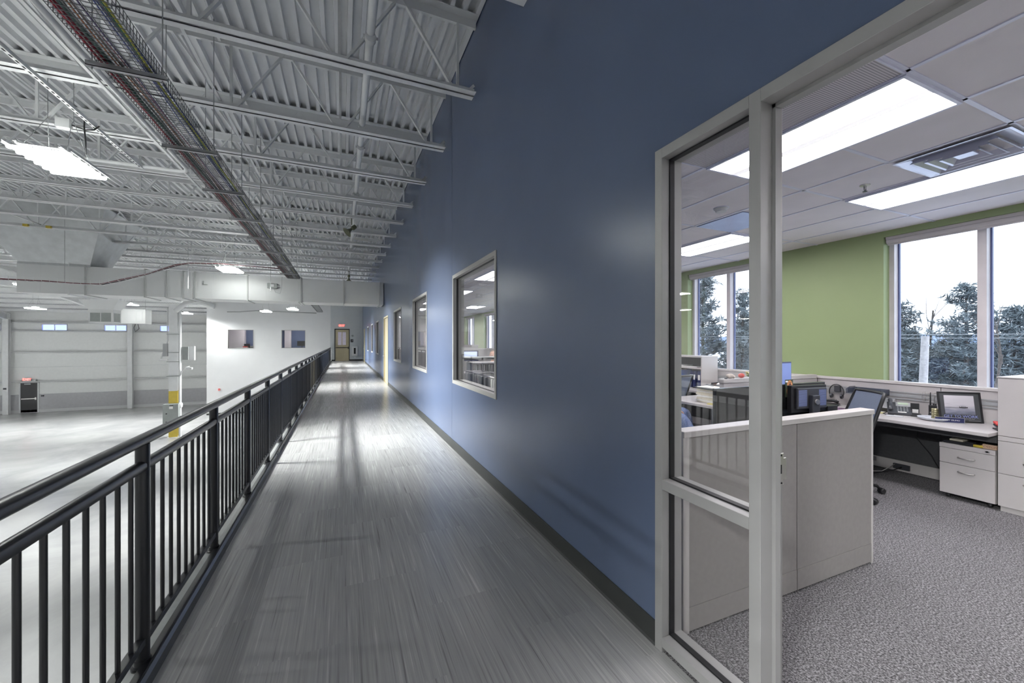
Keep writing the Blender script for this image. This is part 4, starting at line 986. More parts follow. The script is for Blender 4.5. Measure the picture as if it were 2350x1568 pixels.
# framed poster leaning
px0 = Vector((5.775, 2.06, DZ+.001)); px1 = Vector((6.015, 1.855, DZ+.001))
t = thing('framed_poster', 'black framed grey seascape poster with a rowing boat leaning on the cubicle panel', 'picture', tuple((px0+px1)/2), math.atan2((px1-px0).y, (px1-px0).x))
wd = .335; ht = .305; ln = -.16
def P3(a, c, off=0): return (a*wd/2, -off*math.cos(ln)+math.sin(-ln)*c*ht*0+(-math.sin(ln))*c*ht, c*ht*math.cos(ln)+.002)
fr_ = MB()
def fbar(a0, c0, a1, c1, th, dp): fr_.bar(P3(a0, c0), P3(a1, c1), dp, th, (0, math.cos(ln)*0+1, 0))
hb2 = .014/wd*1.0
fr_.bar(P3(-1, 0), P3(-1, 1), .014, .014).bar(P3(1, 0), P3(1, 1), .014, .014).bar(P3(-1.04, .0+.02), P3(1.04, .02), .014, .014).bar(P3(-1.04, 1), P3(1.04, 1), .014, .014)
fr_.build('frame', m_plastic, t)
def panel4(name, a0, a1, c0, c1, off, m):
    v = [P3(a0, c0, off), P3(a1, c0, off), P3(a1, c1, off), P3(a0, c1, off), P3(a0, c0, off-.003), P3(a1, c0, off-.003), P3(a1, c1, off-.003), P3(a0, c1, off-.003)]
    return MB().add(v, [(0, 1, 2, 3), (7, 6, 5, 4), (0, 4, 5, 1), (1, 5, 6, 2), (2, 6, 7, 3), (3, 7, 4, 0)]).build(name, m, t)
panel4('mat_board', -.98, .98, .03, .99, .0, mat('charcoal_mat', (.075, .08, .085), rough=.4))
def misty():
    m = bpy.data.materials.new('misty_water_print'); nt, b = nodes_of(m); N = nt.nodes; L_ = nt.links
    tcx = N.new('ShaderNodeTexCoord'); sx = N.new('ShaderNodeSeparateXYZ'); L_.new(tcx.outputs['Object'], sx.inputs[0])
    nn = N.new('ShaderNodeTexNoise'); nn.inputs['Scale'].default_value = 9; mpp = N.new('ShaderNodeMapping'); mpp.inputs['Scale'].default_value = (1, 1, 5)
    L_.new(tcx.outputs['Object'], mpp.inputs[0]); L_.new(mpp.outputs[0], nn.inputs['Vector'])
    ma = N.new('ShaderNodeMath'); ma.operation = 'MULTIPLY_ADD'; ma.inputs[1].default_value = .09; L_.new(nn.outputs['Fac'], ma.inputs[0]); L_.new(sx.outputs[2], ma.inputs[2])
    mr = N.new('ShaderNodeMapRange'); mr.inputs[1].default_value = .10; mr.inputs[2].default_value = .32; L_.new(ma.outputs[0], mr.inputs[0])
    r = N.new('ShaderNodeValToRGB'); e = r.color_ramp.elements; e[0].position = 0; e[0].color = (.10, .11, .14, 1); e[1].position = 1; e[1].color = (.66, .64, .68, 1)
    x = e.new(.3); x.color = (.28, .29, .36, 1); x = e.new(.55); x.color = (.60, .58, .62, 1)
    L_.new(mr.outputs[0], r.inputs[0]); L_.new(r.outputs[0], b.inputs['Base Color']); b.inputs['Roughness'].default_value = .25
    return m
panel4('print', -.74, .70, .26, .90, .003, misty())
bo = MB()
bo.bar(P3(-.02, .50, .006), P3(.36, .50, .006), .003, .010).bar(P3(-.74, .49, .005), P3(-.02, .495, .005), .002, .0025)
for a in (-.04, .06, .12, .18, .24): bo.bar(P3(a, .48, .006), P3(a+.01, .54, .006), .003, .004)
bo.build('boat_silhouette', m_lowpanel, t)
rotp = (PI/2+ln, 0, 0)
m_lb = mat('pale_blue_ink', (.34, .40, .78), rough=.5)
text('GET TO WORK', .038, m_lb, t, P3(-.02, .195, .006), rotp, .0005, 'poster_title', 1.05)
text("You aren't being paid to believe in the power of your dreams", .0085, m_paper, t, P3(0, .125, .006), rotp, .0003, 'poster_caption', 1.)
panel4('footer_dots', .35, .90, .055, .065, .003, m_silver)
# nameplate
n0 = Vector((5.700, 2.085, DZ)); n1 = Vector((5.845, 1.925, DZ))
t = thing('desk_nameplate', 'navy desk nameplate in a silver holder in front of the framed poster', 'nameplate', tuple((n0+n1)/2), math.atan2((n1-n0).y, (n1-n0).x))
MB().box(-.11, -.004, .004, .11, .002, .052).build('plate', m_navy, t)
MB().box(-.113, -.006, 0, .113, .006, .004).box(-.113, -.006, .052, .113, .003, .055).box(.110, -.006, 0, .113, .003, .055).box(-.113, -.03, 0, .113, -.006, .002).build('holder', m_silver, t)
text('RICKY EILINU', .022, m_paper, t, (.01, -.0055, .027), (PI/2, 0, 0), .0004, sx=1.)
# plate and jar stack
t = thing('woven_plate', 'round pale blue white tray on the desk edge', 'tray', (5.80, 2.13, DZ))
autosmooth(MB().lathe([(.07, .0), (.105, .006), (.125, .02), (.13, .032), (.118, .034), (.10, .016), (.001, .012)], n=28).build('dish', mat('pale_blue_weave', (.60, .62, .68), rough=.7, var=.1, vs=60), t))
t = thing('glass_jar_stack', 'ribbed brass and glass cylinder standing on the round tray', 'candle holder', (5.815, 2.128, DZ+.017))
pr = []
for i in range(5): pr += [(.026, .022*i), (.030, .022*i+.004), (.030, .022*i+.016), (.026, .022*i+.021)]
autosmooth(MB().lathe(pr, n=18).build('ribbed_body', mat('brass_glass', (.36, .33, .20), rough=.2, metal=.5, var=.3, vs=40), t))
# two-way radio in charger
t = thing('two_way_radio', 'black handheld radio with antenna standing on the desk', 'radio', (6.0, 2.215, DZ), -1.15)
MB().box(-.032, -.022, 0, .032, .022, .135).build('body', m_plastic, t, bevel=.005)
MB().box(-.034, -.03, 0, .034, .03, .035).build('charger_cup', m_plastic, t, bevel=.004)
MB().lathe([(.0075, .135), (.006, .2), (.004, .275)], (-.018, 0, 0), 10).build('antenna', m_plastic, t)
MB().lathe([(.007, .135), (.007, .152)], (.006, 0, 0), 10).lathe([(.007, .135), (.007, .150)], (.022, 0, 0), 10).build('knob', m_plastic, t)
MB().box(-.024, -.0225, .05, .024, -.022, .062).build('label_strip', m_silver, t)
t = thing('phone_cradle', 'black charging dock with white tag beside the radio', 'charger', (5.93, 2.335, DZ), -1.15)
autosmooth(MB().lathe([(.062, 0), (.062, .012), (.045, .03), (.02, .036)], n=20).build('base', m_plastic, t))
MB().box(-.035, .035, .0, .035, .045, .14).build('back_plate', m_plastic, t, bevel=.003)
MB().box(-.022, .0, .035, .026, .008, .075).build('white_tag', m_paper, t)
# desk phone
t = thing('desk_phone', 'grey black office telephone with handset on the left and lit display', 'telephone', (5.93, 2.475, DZ), -1.12)
ph = MB().add([(-.10, -.11, 0), (.10, -.11, 0), (.10, .10, 0), (-.10, .10, 0), (-.10, -.11, .028), (.10, -.11, .028), (.10, .10, .125), (-.10, .10, .125)], [(3, 2, 1, 0), (4, 5, 6, 7), (0, 1, 5, 4), (1, 2, 6, 5), (2, 3, 7, 6), (3, 0, 4, 7)])
ph.build('body', m_plastic2, t, bevel=.006)
def onp(x, y, h=.0): # point on sloped face
    k = (y+.11)/.21; return (x, y-.42*h, .028+.097*k+h)
tilt = math.atan2(.097, .21)
MB().obox(onp(.035, .052, .003), (.125, .085, .012), (tilt, 0, 0)).build('display_bezel', m_silver, t, bevel=.008)
MB().obox(onp(.035, .058, .010), (.085, .04, .003), (tilt, 0, 0)).build('display', m_lcd, t)
kb = None
for r_ in range(4):
    for c_ in range(4):
        if kb is None: kb = MB().obox((0, 0, 0), (.014, .010, .006), (tilt, 0, 0)).build('key', m_silver, t); o = kb
        else: o = kb.copy(); C.objects.link(o); o.parent = t
        o.location = onp(-.012+.026*c_, -.075+.024*r_, .003)
MB().obox(onp(.02, -.098, .003), (.07, .016, .003), (tilt, 0, 0)).build('label_card', m_paper, t)
autosmooth(MB().tube([onp(-.072, -.09, .02), onp(-.072, -.075, .035), onp(-.072, 0, .042), onp(-.072, .075, .035), onp(-.072, .09, .02)], [.020, .022, .016, .022, .020], 12).build('handset', m_plastic2, t), 1)
MB().tube([(-.1, -.05, .02), (-.14, -.1, .005), (-.12, -.16, .005), (-.05, -.15, .005)], .004, 6).build('cord', m_plastic, t, smooth=True)
tag(MB().obox((5.70, 2.42, DZ+.004), (.07, .14, .006), (0, 0, .3)).build('notepad', mat('white_blue_pad', (.60, .60, .64), rough=.6)), 'small white and blue pad in front of the telephone', 'pad')
tag(MB().obox((5.80, 2.62, DZ+.003), (.10, .12, .003), (0, 0, .2)).build('sticky_note_pad', mat('pale_yellow_paper', (.70, .64, .30), rough=.7)), 'pale yellow note pad left of the telephone', 'paper')
# scanner
t = thing('label_printer', 'low silver and black scanner behind the chair', 'scanner', (5.98, 2.69, DZ), -PI/2)
MB().add([(-.14, -.1, 0), (.14, -.1, 0), (.14, .1, 0), (-.14, .1, 0), (-.14, -.1, .065), (.14, -.1, .065), (.12, .1, .16), (-.12, .1, .16)], [(3, 2, 1, 0), (4, 5, 6, 7), (0, 1, 5, 4), (1, 2, 6, 5), (2, 3, 7, 6), (3, 0, 4, 7)]).build('body', m_silver, t, bevel=.006)
MB().box(-.135, -.103, .012, .135, -.1, .055).build('front_slot', m_plastic, t); MB().box(-.15, -.12, 0, .15, -.1, .01).build('tray', m_paper, t)
# document trays on the rail
t = thing('document_tray', 'dark grey document tray hooked on the slotted panel rail', 'tray', (PX-.11, 2.82, .905))
MB().box(-.10, -.18, 0, .10, .16, .008).box(-.10, -.18, 0, .10, -.172, .07).box(-.10, .152, 0, .10, .16, .07).box(.092, -.18, 0, .10, .16, .07).build('tray_body', mat('blue_grey_plastic', (.07, .08, .11), rough=.4), t, bevel=.002)
MB().tube([(-.1, .165, .0), (-.09, .175, .05), (0, .18, .075), (.1, .175, .075)], .005, 6).build('side_rim', mat('blue_grey_plastic', (.07, .08, .11)), t, smooth=True)
t = thing('wire_basket', 'small chrome wire basket hooked at the right end of the panel rail', 'basket', (PX-.05, 2.265, .885))
m = MB()
for z in (0, .05, .1): m.tube([(.04, -.05, z), (-.04, -.05, z), (-.04, .05, z), (.04, .05, z)], .0022, 5)
for x, y in ((-.04, -.05), (-.04, .05), (-.04, 0), (.03, -.05), (.03, .05)): m.tube([(x, y, 0), (x, y, .1)], .0022, 5)
m.build('wires', m_chrome, t)
# headset hanging
t = thing('headset', 'black headset hanging on the panel rail left of the chair', 'headset', (PX-.035, 3.19, .885))
arc = [(0, .085*math.sin(a), .0+.10*math.cos(a)) for a in [(-2.1+4.2*i/14) for i in range(15)]]
autosmooth(MB().tube(arc, .006, 8).build('headband', m_plastic, t), 1)
for s_ in (-1, 1):
    autosmooth(MB().lathe([(.026, -.012), (.032, -.004), (.032, .006), (.02, .014)], (0, s_*.06, -.055), 14, 'y').build('ear_cup', m_plastic2, t))
MB().tube([(0, .0, -.1), (-.01, .01, -.14), (-.04, 0, -.138)], .0025, 5).build('cable', m_plastic, t, smooth=True)
MB().box(.0, -.04, .0, .025, .03, .085).build('hook_box', m_plastic2, t, bevel=.006)
# keyboard, phone and mouse mat
t = thing('desk_phone', 'black telephone lying low beside the monitor on the desk return', 'telephone', (5.93, 3.20, DZ), -1.2)
MB().box(-.11, -.10, 0, .11, .09, .022).build('base', m_plastic, t, bevel=.006); MB().tube([(-.1, .03, .04), (-.05, .03, .055), (.05, .03, .055), (.1, .03, .04)], .018, 8).build('handset', m_plastic, t, smooth=True)
tag(MB().box(5.52, 3.10, DZ, 5.80, 3.24, DZ+.012).build('keyboard', m_plastic, bevel=.003), 'black keyboard end sticking out beside the monitor', 'keyboard')
tag(MB().obox((5.62, 2.98, DZ+.002), (.34, .22, .003), (0, 0, .1)).build('mouse_mat', mat('purple_print_mat', (.22, .13, .22), rough=.6, var=.7, vs=12)), 'purple patterned mouse mat on the desk corner', 'mat')
# monitors
t = thing('desktop_monitor', 'black monitor seen from behind with louvred vents and a stand', 'monitor', (4.62, 2.68, DZ), -.12)
MB().box(-.25, 0, .08, .25, .05, .37).build('shell', m_plastic, t, bevel=.006)
MB().box(-.20, -.03, .12, .22, 0, .345).build('back_cover', m_plastic2, t, bevel=.01)
MB().box(-.185, -.032, .15, -.07, -.03, .325).build('vent_grille', m_vent, t); MB().box(.10, -.032, .15, .205, -.03, .325).build('vent_grille', m_vent, t)
MB().box(-.045, -.075, .05, .06, -.03, .27).build('stand_neck', m_plastic2, t, bevel=.008); MB().lathe([(.028, -.012), (.03, 0)], (.008, -.078, .2), 16, 'y').build('stand_hinge', m_chrome, t)
MB().box(-.14, -.14, 0, .16, .08, .015).build('stand_base', m_plastic, t, bevel=.005)
tag(MB().box(3.37, 2.80, DZ+.001, 5.12, 2.84, DZ+.375).build('desk_screen', mat('black_gloss_board', (.016, .017, .018), rough=.22), bevel=.004), 'long black desk screen standing across the desk return', 'screen')
t = thing('tilted_monitor', 'blue lit monitor tilted up behind the black screen beside the door mullion', 'monitor', (4.65, 3.0, DZ), .12)
MB().box(-.24, 0, .22, .24, .03, .60).build('bezel', m_navy, t, bevel=.005); MB().box(-.225, -.003, .24, .225, 0, .585).build('display', m_screen, t)
MB().box(-.03, .03, 0, .03, .06, .4).box(-.12, -.06, 0, .12, .12, .012).build('stand', m_plastic, t)
# photo of orange dog on the black screen
t = thing('dog_photo', 'small photo of a long haired orange dog taped to the black screen', 'photo', (4.47, 2.797, .955), 0)
MB().box(-.065, -.003, 0, .065, 0, .19).build('print', mat('dark_green_print', (.05, .07, .04), rough=.5), t)
dg = MB().ball((0.01, -.003, .062), .060, 16, 10, (.85, .04, 1.02)).ball((0.01, -.003, .135), .045, 16, 10, (1.0, .05, 1.05)); dg.build('dog_fur', mat('orange_fur_print', (.62, .27, .10), rough=.7, var=.35, vs=70), t)
MB().ball((.012, -.006, .13), .017, 12, 8, (1, .15, 1.2)).ball((.0, -.006, .158), .005, 8, 6, (1, .3, 1)).ball((.024, -.006, .158), .006, 8, 6, (1, .3, 1)).build('dog_face', mat('brown_print', (.16, .05, .04), rough=.6), t)
MB().ball((.02, -.006, .04), .016, 10, 8, (1, .15, 1.2)).box(-.06, -.004, .16, -.02, -.003, .178).build('white_patch', m_paper, t)
# black box bin in front of the monitor
tag(MB().box(4.86, 2.63, DZ, 5.04, 2.78, DZ+.135).build('desk_bin', m_plastic, bevel=.004), 'small black box beside the monitor stand', 'box')
# mesh task chair
def mesh_chair(label, loc, rz, m_back):
    t = thing('task_chair', label, 'chair', loc, rz)
    vs = []; fs = []; NX, NZ = 8, 8
    def bp(u, v, o=0): return (u*(.235-.03*v), -.10-.17*v-.03*(1-u*u)+o, .57+.47*v)
    for side in (0, .008):
        for j in range(NZ+1):
            for i in range(NX+1): vs.append(bp(-1+2*i/NX, j/NZ, side))
    n = (NX+1)*(NZ+1)
    for j in range(NZ):
        for i in range(NX):
            a = j*(NX+1)+i; fs += [(a, a+1, a+NX+2, a+NX+1), (n+a+NX+1, n+a+NX+2, n+a+1, n+a)]
    MB().add(vs, fs).build('mesh_back', m_back, t, smooth=True)
    rim = [bp(-1, v/8) for v in range(9)] + [bp(u/4, 1) for u in range(-3, 4)] + [bp(1, (8-v)/8) for v in range(9)] + [bp(-u/4, 0) for u in range(-3, 4)] + [bp(-1, 0)]
    MB().tube(rim, .017, 8).build('back_frame', m_plastic, t, smooth=True)
    MB().box(-.23, -.12, .42, .23, .34, .49).build('seat', mat('blue_seat_fabric', (.07, .10, .24), rough=.8), t, bevel=.03)
    MB().box(-.2, -.2, .38, .2, .2, .42).tube([(0, -.1, .40), (0, -.17, .42), (0, -.18, .62)], .022, 8).build('seat_pan', m_plastic, t)
    MB().lathe([(.045, .08), (.03, .14), (.026, .25), (.018, .26), (.018, .4)], n=12).build('gas_lift', m_plastic, t)
    for k in range(5):
        a = -1.65+2*PI*k/5; ca, sa = math.cos(a), math.sin(a)
        lg = MB().tube([(0, 0, .12), (.17*ca, .17*sa, .105), (.32*ca, .32*sa, .075), (.345*ca, .345*sa, .045)], [.026, .02, .016, .012], 8).build('leg', m_plastic, t, smooth=True)
        cs = MB().lathe([(.022, -.026), (.029, -.02), (.029, -.004), (.012, 0), (.029, .004), (.029, .02), (.022, .026)], (0, 0, 0), 14, 'y').build('caster', m_plastic, lg, smooth=False)
        cs.location = (.36*ca, .36*sa, .029); cs.rotation_euler = (0, 0, a+.4)
    return t
mesh_chair('black framed task chair with a grey mesh back facing the desk corner', (4.80, 2.48, 0), 1.0, m_mesh)
mesh_chair('blue grey mesh task chair at the far desk beside the bookcase', (4.72, 4.78, 0), .2, mat('pale_blue_mesh', (.20, .24, .33), rough=.6))
# floor cable and socket
tag(MB().tube([(5.25, 2.95, .012), (5.5, 2.75, .01), (5.7, 2.62, .02), (5.95, 2.55, .04), (PX-.02, 2.52, .07)], .006, 6).build('computer_cable', m_plastic, smooth=True), 'black power cable on the carpet plugged into the panel base', 'cable')
tag(MB().tube([(5.5, 3.0, .02), (5.62, 2.9, .18), (5.70, 2.82, .10), (5.6, 2.8, .01), (5.9, 2.62, .02), (PX-.03, 2.58, .09)], .004, 6).build('data_cable', m_paper, smooth=True), 'white looped cable under the desk', 'cable')
tag(MB().tube([(PX-.03, 2.36, .70), (PX-.04, 2.38, .45), (PX-.03, 2.26, .28), (PX-.03, 2.20, .15)], .004, 6).build('computer_cable', m_plastic, smooth=True), 'thin black cord hanging down the dark panel under the desk', 'cable')
tag(B(PX-.03, 2.45, .04, PX-.002, 2.60, .10).build('power_socket', m_plastic2, bevel=.004), 'dark power socket on the kick plate under the desk', 'socket')

# ============================================================ SECOND CUBICLE (seen through the sidelight)
t = thing('desk', 'pale desk of the second cubicle seen through the sidelight', 'desk', (0, 0, 0))
MB().prism([(4.30, 3.56), (PX-.01, 3.56), (PX-.01, 6.4), (5.4, 6.4), (5.4, 4.5), (4.30, 4.5)], .705, .737, 'z').build('worktop', m_cream, t, bevel=.003)
MB().box(4.34, 3.60, 0, 4.38, 3.66, .705).box(4.34, 4.4, 0, 4.38, 4.46, .705).box(4.34, 3.6, .0, 4.38, 4.46, .03).box(4.60, 3.74, .03, 4.64, 3.90, .70).build('leg_frame', m_silver, t)
t = thing('bookcase', 'white open bookcase holding papers and binders in the second cubicle', 'bookcase', (5.70, 5.02, .738))
MB().box(0, 0, 0, .38, .02, .54).box(0, 1.06, 0, .38, 1.08, .54).box(-.005, 0, .54, .385, 1.08, .565).box(0, .02, .34, .38, 1.06, .36).box(.36, .02, 0, .38, 1.06, .54).build('carcass', m_paneltrim, t)
MB().box(.35, .02, 0, .36, 1.06, .54).build('back_board', m_lowpanel, t)
for i, (y, c_, w_, tl) in enumerate(((5.10, m_navy, .07, 0), (5.20, m_navy, .045, .10), (5.28, m_navy, .06, .16), (5.52, m_bluepl, .06, 0), (5.62, m_paper, .03, 0))):
    tt = thing('ring_binder', ['upright navy binder nearest the right end of the bookcase', 'leaning slim navy binder, second from the right in the bookcase', 'leaning navy binder, third from the right in the bookcase', 'bright blue binder on the left of the bookcase', 'thin white binder at the left edge of the bookcase'][i], 'binder', (5.72, y, .739), 0, 'bookcase binders')
    q = MB().obox((.13, 0, .155), (.25, w_, .29), (tl, 0, 0)).build('cover', c_, tt)
    MB().obox((.002, 0, .19), (.003, w_*.6, .09), (tl, 0, 0)).build('spine_label', m_paper if c_ is not m_paper else m_bluepl, tt)
for i, (y, z, w_) in enumerate(((5.55, 1.10, .34), (5.60, 1.118, .26), (5.28, 1.10, .2))):
    tag(MB().obox((5.86, y, z+.008), (.24, w_, .014), (0, 0, .1*i-.1)).build('paper_stack', m_paper), ['lower loose paper stack on the bookcase shelf', 'upper loose paper stack on the bookcase shelf', 'small paper stack at the right of the bookcase shelf'][i], 'papers', 'papers on the bookcase')
# stack of folders on that desk
z = .738
for i in range(9):
    h_ = .014+.006*((i*7) % 3)
    tag(MB().obox((4.60+.006*((i*5) % 4), 3.86+.008*((i*3) % 4), z+h_/2), (.26, .32, h_-.001), (0, 0, .05*((i*11) % 5)-.1)).build('file_folder', [m_manila, m_paper, m_manila][i % 3]), 'folder of papers in the tall desk stack, %s from the bottom' % ORD[i], 'folder', 'stacked folders on the second desk'); z += h_
tag(MB().obox((4.60, 3.88, z+.008), (.30, .38, .014), (0, 0, -.05)).build('letter_tray', m_plastic), 'black tray on top of the tall folder stack', 'tray'); z += .016
tag(MB().obox((4.60, 3.88, z+.006), (.22, .3, .010), (0, 0, .1)).build('paper_sheets', m_paper), 'white sheets in the black tray on the folder stack', 'papers'); z += .012
for i in range(4):
    tag(MB().obox((4.68+.02*i, 4.0-.04*i, z+.004), (.02, .22, .008), (0, 0, .3*i-.4)).build('pen', m_plastic if i % 2 else m_silver), '%s pen scattered on the sheets of the folder stack' % ORD[i], 'pen', 'pens on the folder stack'); z += .005
tag(MB().obox((4.42, 3.74, .744), (.07, .09, .012), (0, 0, .3)).build('sticky_notes', mat('sticky_yellow', (.75, .68, .25), rough=.7), bevel=.001), 'yellow sticky notes at the foot of the folder stack', 'notes')
# ornaments on the white divider
zc = 1.10
t = thing('plush_lamb', 'cream plush toy lying on the left end of the white divider cap', 'toy', (4.42, 3.47, zc))
MB().ball((0, 0, .03), .045, 12, 8, (1.3, .7, .7)).ball((-.05, -.01, .035), .025).ball((.06, 0, .02), .02).build('body', mat('cream_plush', (.62, .55, .48), rough=.9, bump=.4, bs=200), t, smooth=True)
MB().ball((-.085, -.01, .008), .02, 8, 6, (1.6, .6, .5)).build('feet', m_plastic2, t, smooth=True)
t = thing('red_ornament', 'round red ornament on the white divider cap', 'ornament', (4.62, 3.47, zc))
MB().ball((0, 0, .03), .04, 14, 10, (1.1, .8, .75)).build('ball', m_red, t, smooth=True)
t = thing('flower_bunch', 'small bunch of yellow flowers and green leaves on the divider cap', 'flowers', (4.76, 3.47, zc))
q = MB()
for i in range(14): q.ball((rr.uniform(-.06, .06), rr.uniform(-.02, .02), rr.uniform(.01, .06)), .014, 6, 5)
q.build('leaves', mat('leaf_green', (.10, .16, .05), rough=.7), t, smooth=True)
q = MB()
for i in range(6): q.ball((rr.uniform(-.06, .07), rr.uniform(-.03, 0), rr.uniform(.03, .07)), .012, 6, 5)
q.build('blossoms', mat('pale_yellow_flower', (.65, .58, .25), rough=.7), t, smooth=True)
tag(MB().box(4.84, 3.45, zc, 5.08, 3.49, zc+.03).build('dark_remote', m_plastic2, bevel=.006), 'dark flat case on the divider cap right of the flowers', 'case')
# ornaments on the far desk
t = thing('figurine_dish', 'orange dish with a white bird figurine on the second desk', 'figurine', (4.83, 3.95, .738))
q = MB().box(-.09, -.09, 0, .09, .09, .155).build('box_base', m_lowpanel, t)
autosmooth(MB().lathe([(.05, .156), (.11, .17), (.13, .19), (.12, .192), (.05, .17)], n=20).build('dish', mat('peach_ceramic', (.66, .38, .24), rough=.5), t))
MB().ball((0, 0, .215), .045, 12, 8, (1.3, .8, .8)).ball((.0, 0, .262), .024).ball((0, 0, .29), .01).build('bird', m_paper, t, smooth=True)
t = thing('photo_frame', 'small dark photo frame behind the orange dish', 'photo frame', (5.05, 4.2, .738), .2)
MB().box(-.10, 0, 0, .10, .015, .22).build('frame', m_plastic, t); MB().box(-.08, -.002, .02, .08, 0, .2).build('print', mat('warm_print', (.25, .12, .07), rough=.5, var=.6, vs=25), t)
# ============================================================ PEOPLE
def skinned(name, verts, edges, radii, m, parent, root=0, sub=2):
    bm = bmesh.new(); lay = bm.verts.layers.skin.verify()
    bv = []
    for i, (p, r) in enumerate(zip(verts, radii)):
        v = bm.verts.new(p); rr_ = r if isinstance(r, tuple) else (r, r); v[lay].radius = rr_; v[lay].use_root = (i == root); bv.append(v)
    for a, b in edges: bm.edges.new((bv[a], bv[b]))
    me = bpy.data.meshes.new(name); bm.to_mesh(me); bm.free(); me.materials.append(m)
    o = bpy.data.objects.new(name, me); C.objects.link(o); o.parent = parent
    s = o.modifiers.new('skin', 'SKIN'); s.use_smooth_shade = True
    o.modifiers.new('sub', 'SUBSURF').levels = sub; o.modifiers['sub'].render_levels = sub
    return o
def lerp(a, b, t): return tuple(a[i]+(b[i]-a[i])*t for i in range(3))
def seated_person(label, loc, rz, kneeL, kneeR, footL, footR, handL, handR, hairm, shirt, pants, lean=0.0, headz=0.0):
    t = thing('person', label, 'person', loc, rz)
    hip = (0, 0, .52); ch = (0, .03+lean, .90); nk = (0, .03+lean*1.2, 1.06); hd = (0, .06+lean*1.2, 1.20+headz)
    sh = [(-.18, .02+lean, 1.0), (.18, .02+lean, 1.0)]
    # one continuous body in skin tone: torso, neck, arms, legs
    V = [hip, (0, .01+lean*.4, .70), ch, nk, (0, .045+lean*1.2, 1.13)]; R = [.13, .12, (.155, .11), .058, .052]; E_ = [(0, 1), (1, 2), (2, 3), (3, 4)]
    def chain(start, pts, rs):
        k = start
        for p, r in zip(pts, rs): V.append(p); R.append(r); E_.append((k, len(V)-1)); k = len(V)-1
        return k
    for s_, sh_, hn in ((-1, sh[0], handL), (1, sh[1], handR)):
        el = lerp(sh_, hn, .5); el = (el[0]+.05*s_, el[1]-.06, el[2]-.10)
        k = chain(2, [sh_, el, lerp(el, hn, .55), hn], [.055, .045, .038, .028])
        d = Vector(hn)-Vector(el); d.normalize(); side = d.cross(Vector((0, 0, 1))); side.normalize()
        palm = Vector(hn)+d*.05; kp = chain(k, [tuple(palm)], [.034])
        for f in range(4):
            o_ = side*(.028-.0185*f); L_ = (.030, .036, .034, .026)[f]
            chain(kp, [tuple(palm+o_+d*.035), tuple(palm+o_+d*(.035+L_)+Vector((0, 0, -.010))), tuple(palm+o_+d*(.03+L_*1.7)+Vector((0, 0, -.030)))], [.0095, .0088, .0075])
        chain(k, [tuple(Vector(hn)+side*(-.035 if s_ < 0 else .035)+d*.03), tuple(Vector(hn)+side*(-.052 if s_ < 0 else .052)+d*.065+Vector((0, 0, -.01)))], [.011, .009])
    for s_, kn, ft in ((-1, kneeL, footL), (1, kneeR, footR)):
        h2 = (hip[0]+.09*s_, .02, .50)
        chain(0, [h2, lerp(h2, kn, .5), kn, lerp(kn, ft, .4), ft, (ft[0], ft[1]+.14, ft[2]-.05)], [.10, .085, .062, .056, .042, .035])
    skinned('body', V, E_, R, m_skin, t, 0)
    # clothing
    V = [hip, (0, .01+lean*.4, .70), ch, lerp(ch, nk, .6)]; R = [.145, .135, (.172, .125), .085]; E_ = [(0, 1), (1, 2), (2, 3)]
    for s_, sh_, hn in ((-1, sh[0], handL), (1, sh[1], handR)):
        el = lerp(sh_, hn, .5); el = (el[0]+.05*s_, el[1]-.06, el[2]-.10)
        chain(2, [sh_, el, lerp(el, hn, .5), lerp(el, hn, .85)], [.068, .056, .048, .042])
    skinned('shirt', V, E_, R, shirt, t, 0)
    V = [(hip[0], hip[1], .50)]; R = [.150]; E_ = []
    for s_, kn, ft in ((-1, kneeL, footL), (1, kneeR, footR)):
        h2 = (hip[0]+.09*s_, .03, .50); an = lerp(kn, ft, .92)
        chain(0, [h2, lerp(h2, kn, .55), kn, lerp(kn, an, .35), an], [.112, .100, .082, .070, .062])
    skinned('trousers', V, E_, R, pants, t, 0)
    for s_, ft in ((-1, footL), (1, footR)):
        MB().ball((ft[0], ft[1]+.07, ft[2]-.045), .05, 12, 8, (.95, 2.6, .9)).build('shoe', m_plastic, t, smooth=True)
    # head with face
    h = MB(); h.ball(hd, .1, 22, 16, (.76, .93, 1.12)); h.ball((hd[0], hd[1]+.03, hd[2]-.055), .068, 16, 10, (.8, .9, .85))
    h.ball((hd[0], hd[1]+.095, hd[2]-.015), .016, 10, 8, (.8, 1.1, 1.5))
    for s_ in (-1, 1): h.ball((hd[0]+.077*s_, hd[1]-.005, hd[2]-.01), .022, 10, 8, (.35, .8, 1.25))
    ho = h.build('head', m_skin, t, smooth=True)
    for s_ in (-1, 1):
        MB().ball((hd[0]+.032*s_, hd[1]+.080, hd[2]+.012), .012, 10, 8).build('eye', m_paper, ho, smooth=True)
        MB().ball((hd[0]+.032*s_, hd[1]+.090, hd[2]+.012), .005, 8, 6).build('pupil', m_dark, ho, smooth=True)
    MB().ball((hd[0], hd[1]+.088, hd[2]-.058), .022, 10, 6, (1.1, .4, .28)).build('mouth', mat('lips', (.45, .2, .17), rough=.5), ho, smooth=True)
    hr = MB(); q = MB().ball((hd[0], hd[1]-.014, hd[2]+.012), .104, 22, 16, (.79, .93, 1.06))
    keep = set(i for i, v in enumerate(q.v) if (v[1] < hd[1]+.02 or v[2] > hd[2]+.075) and v[2] > hd[2]-.055)
    hr.v = q.v; hr.f = [f for f in q.f if all(i in keep for i in f)]; hr.m = [0]*len(hr.f)
    ha = hr.build('hair', hairm, t, smooth=True); so = ha.modifiers.new('solid', 'SOLIDIFY'); so.thickness = .012
    return t
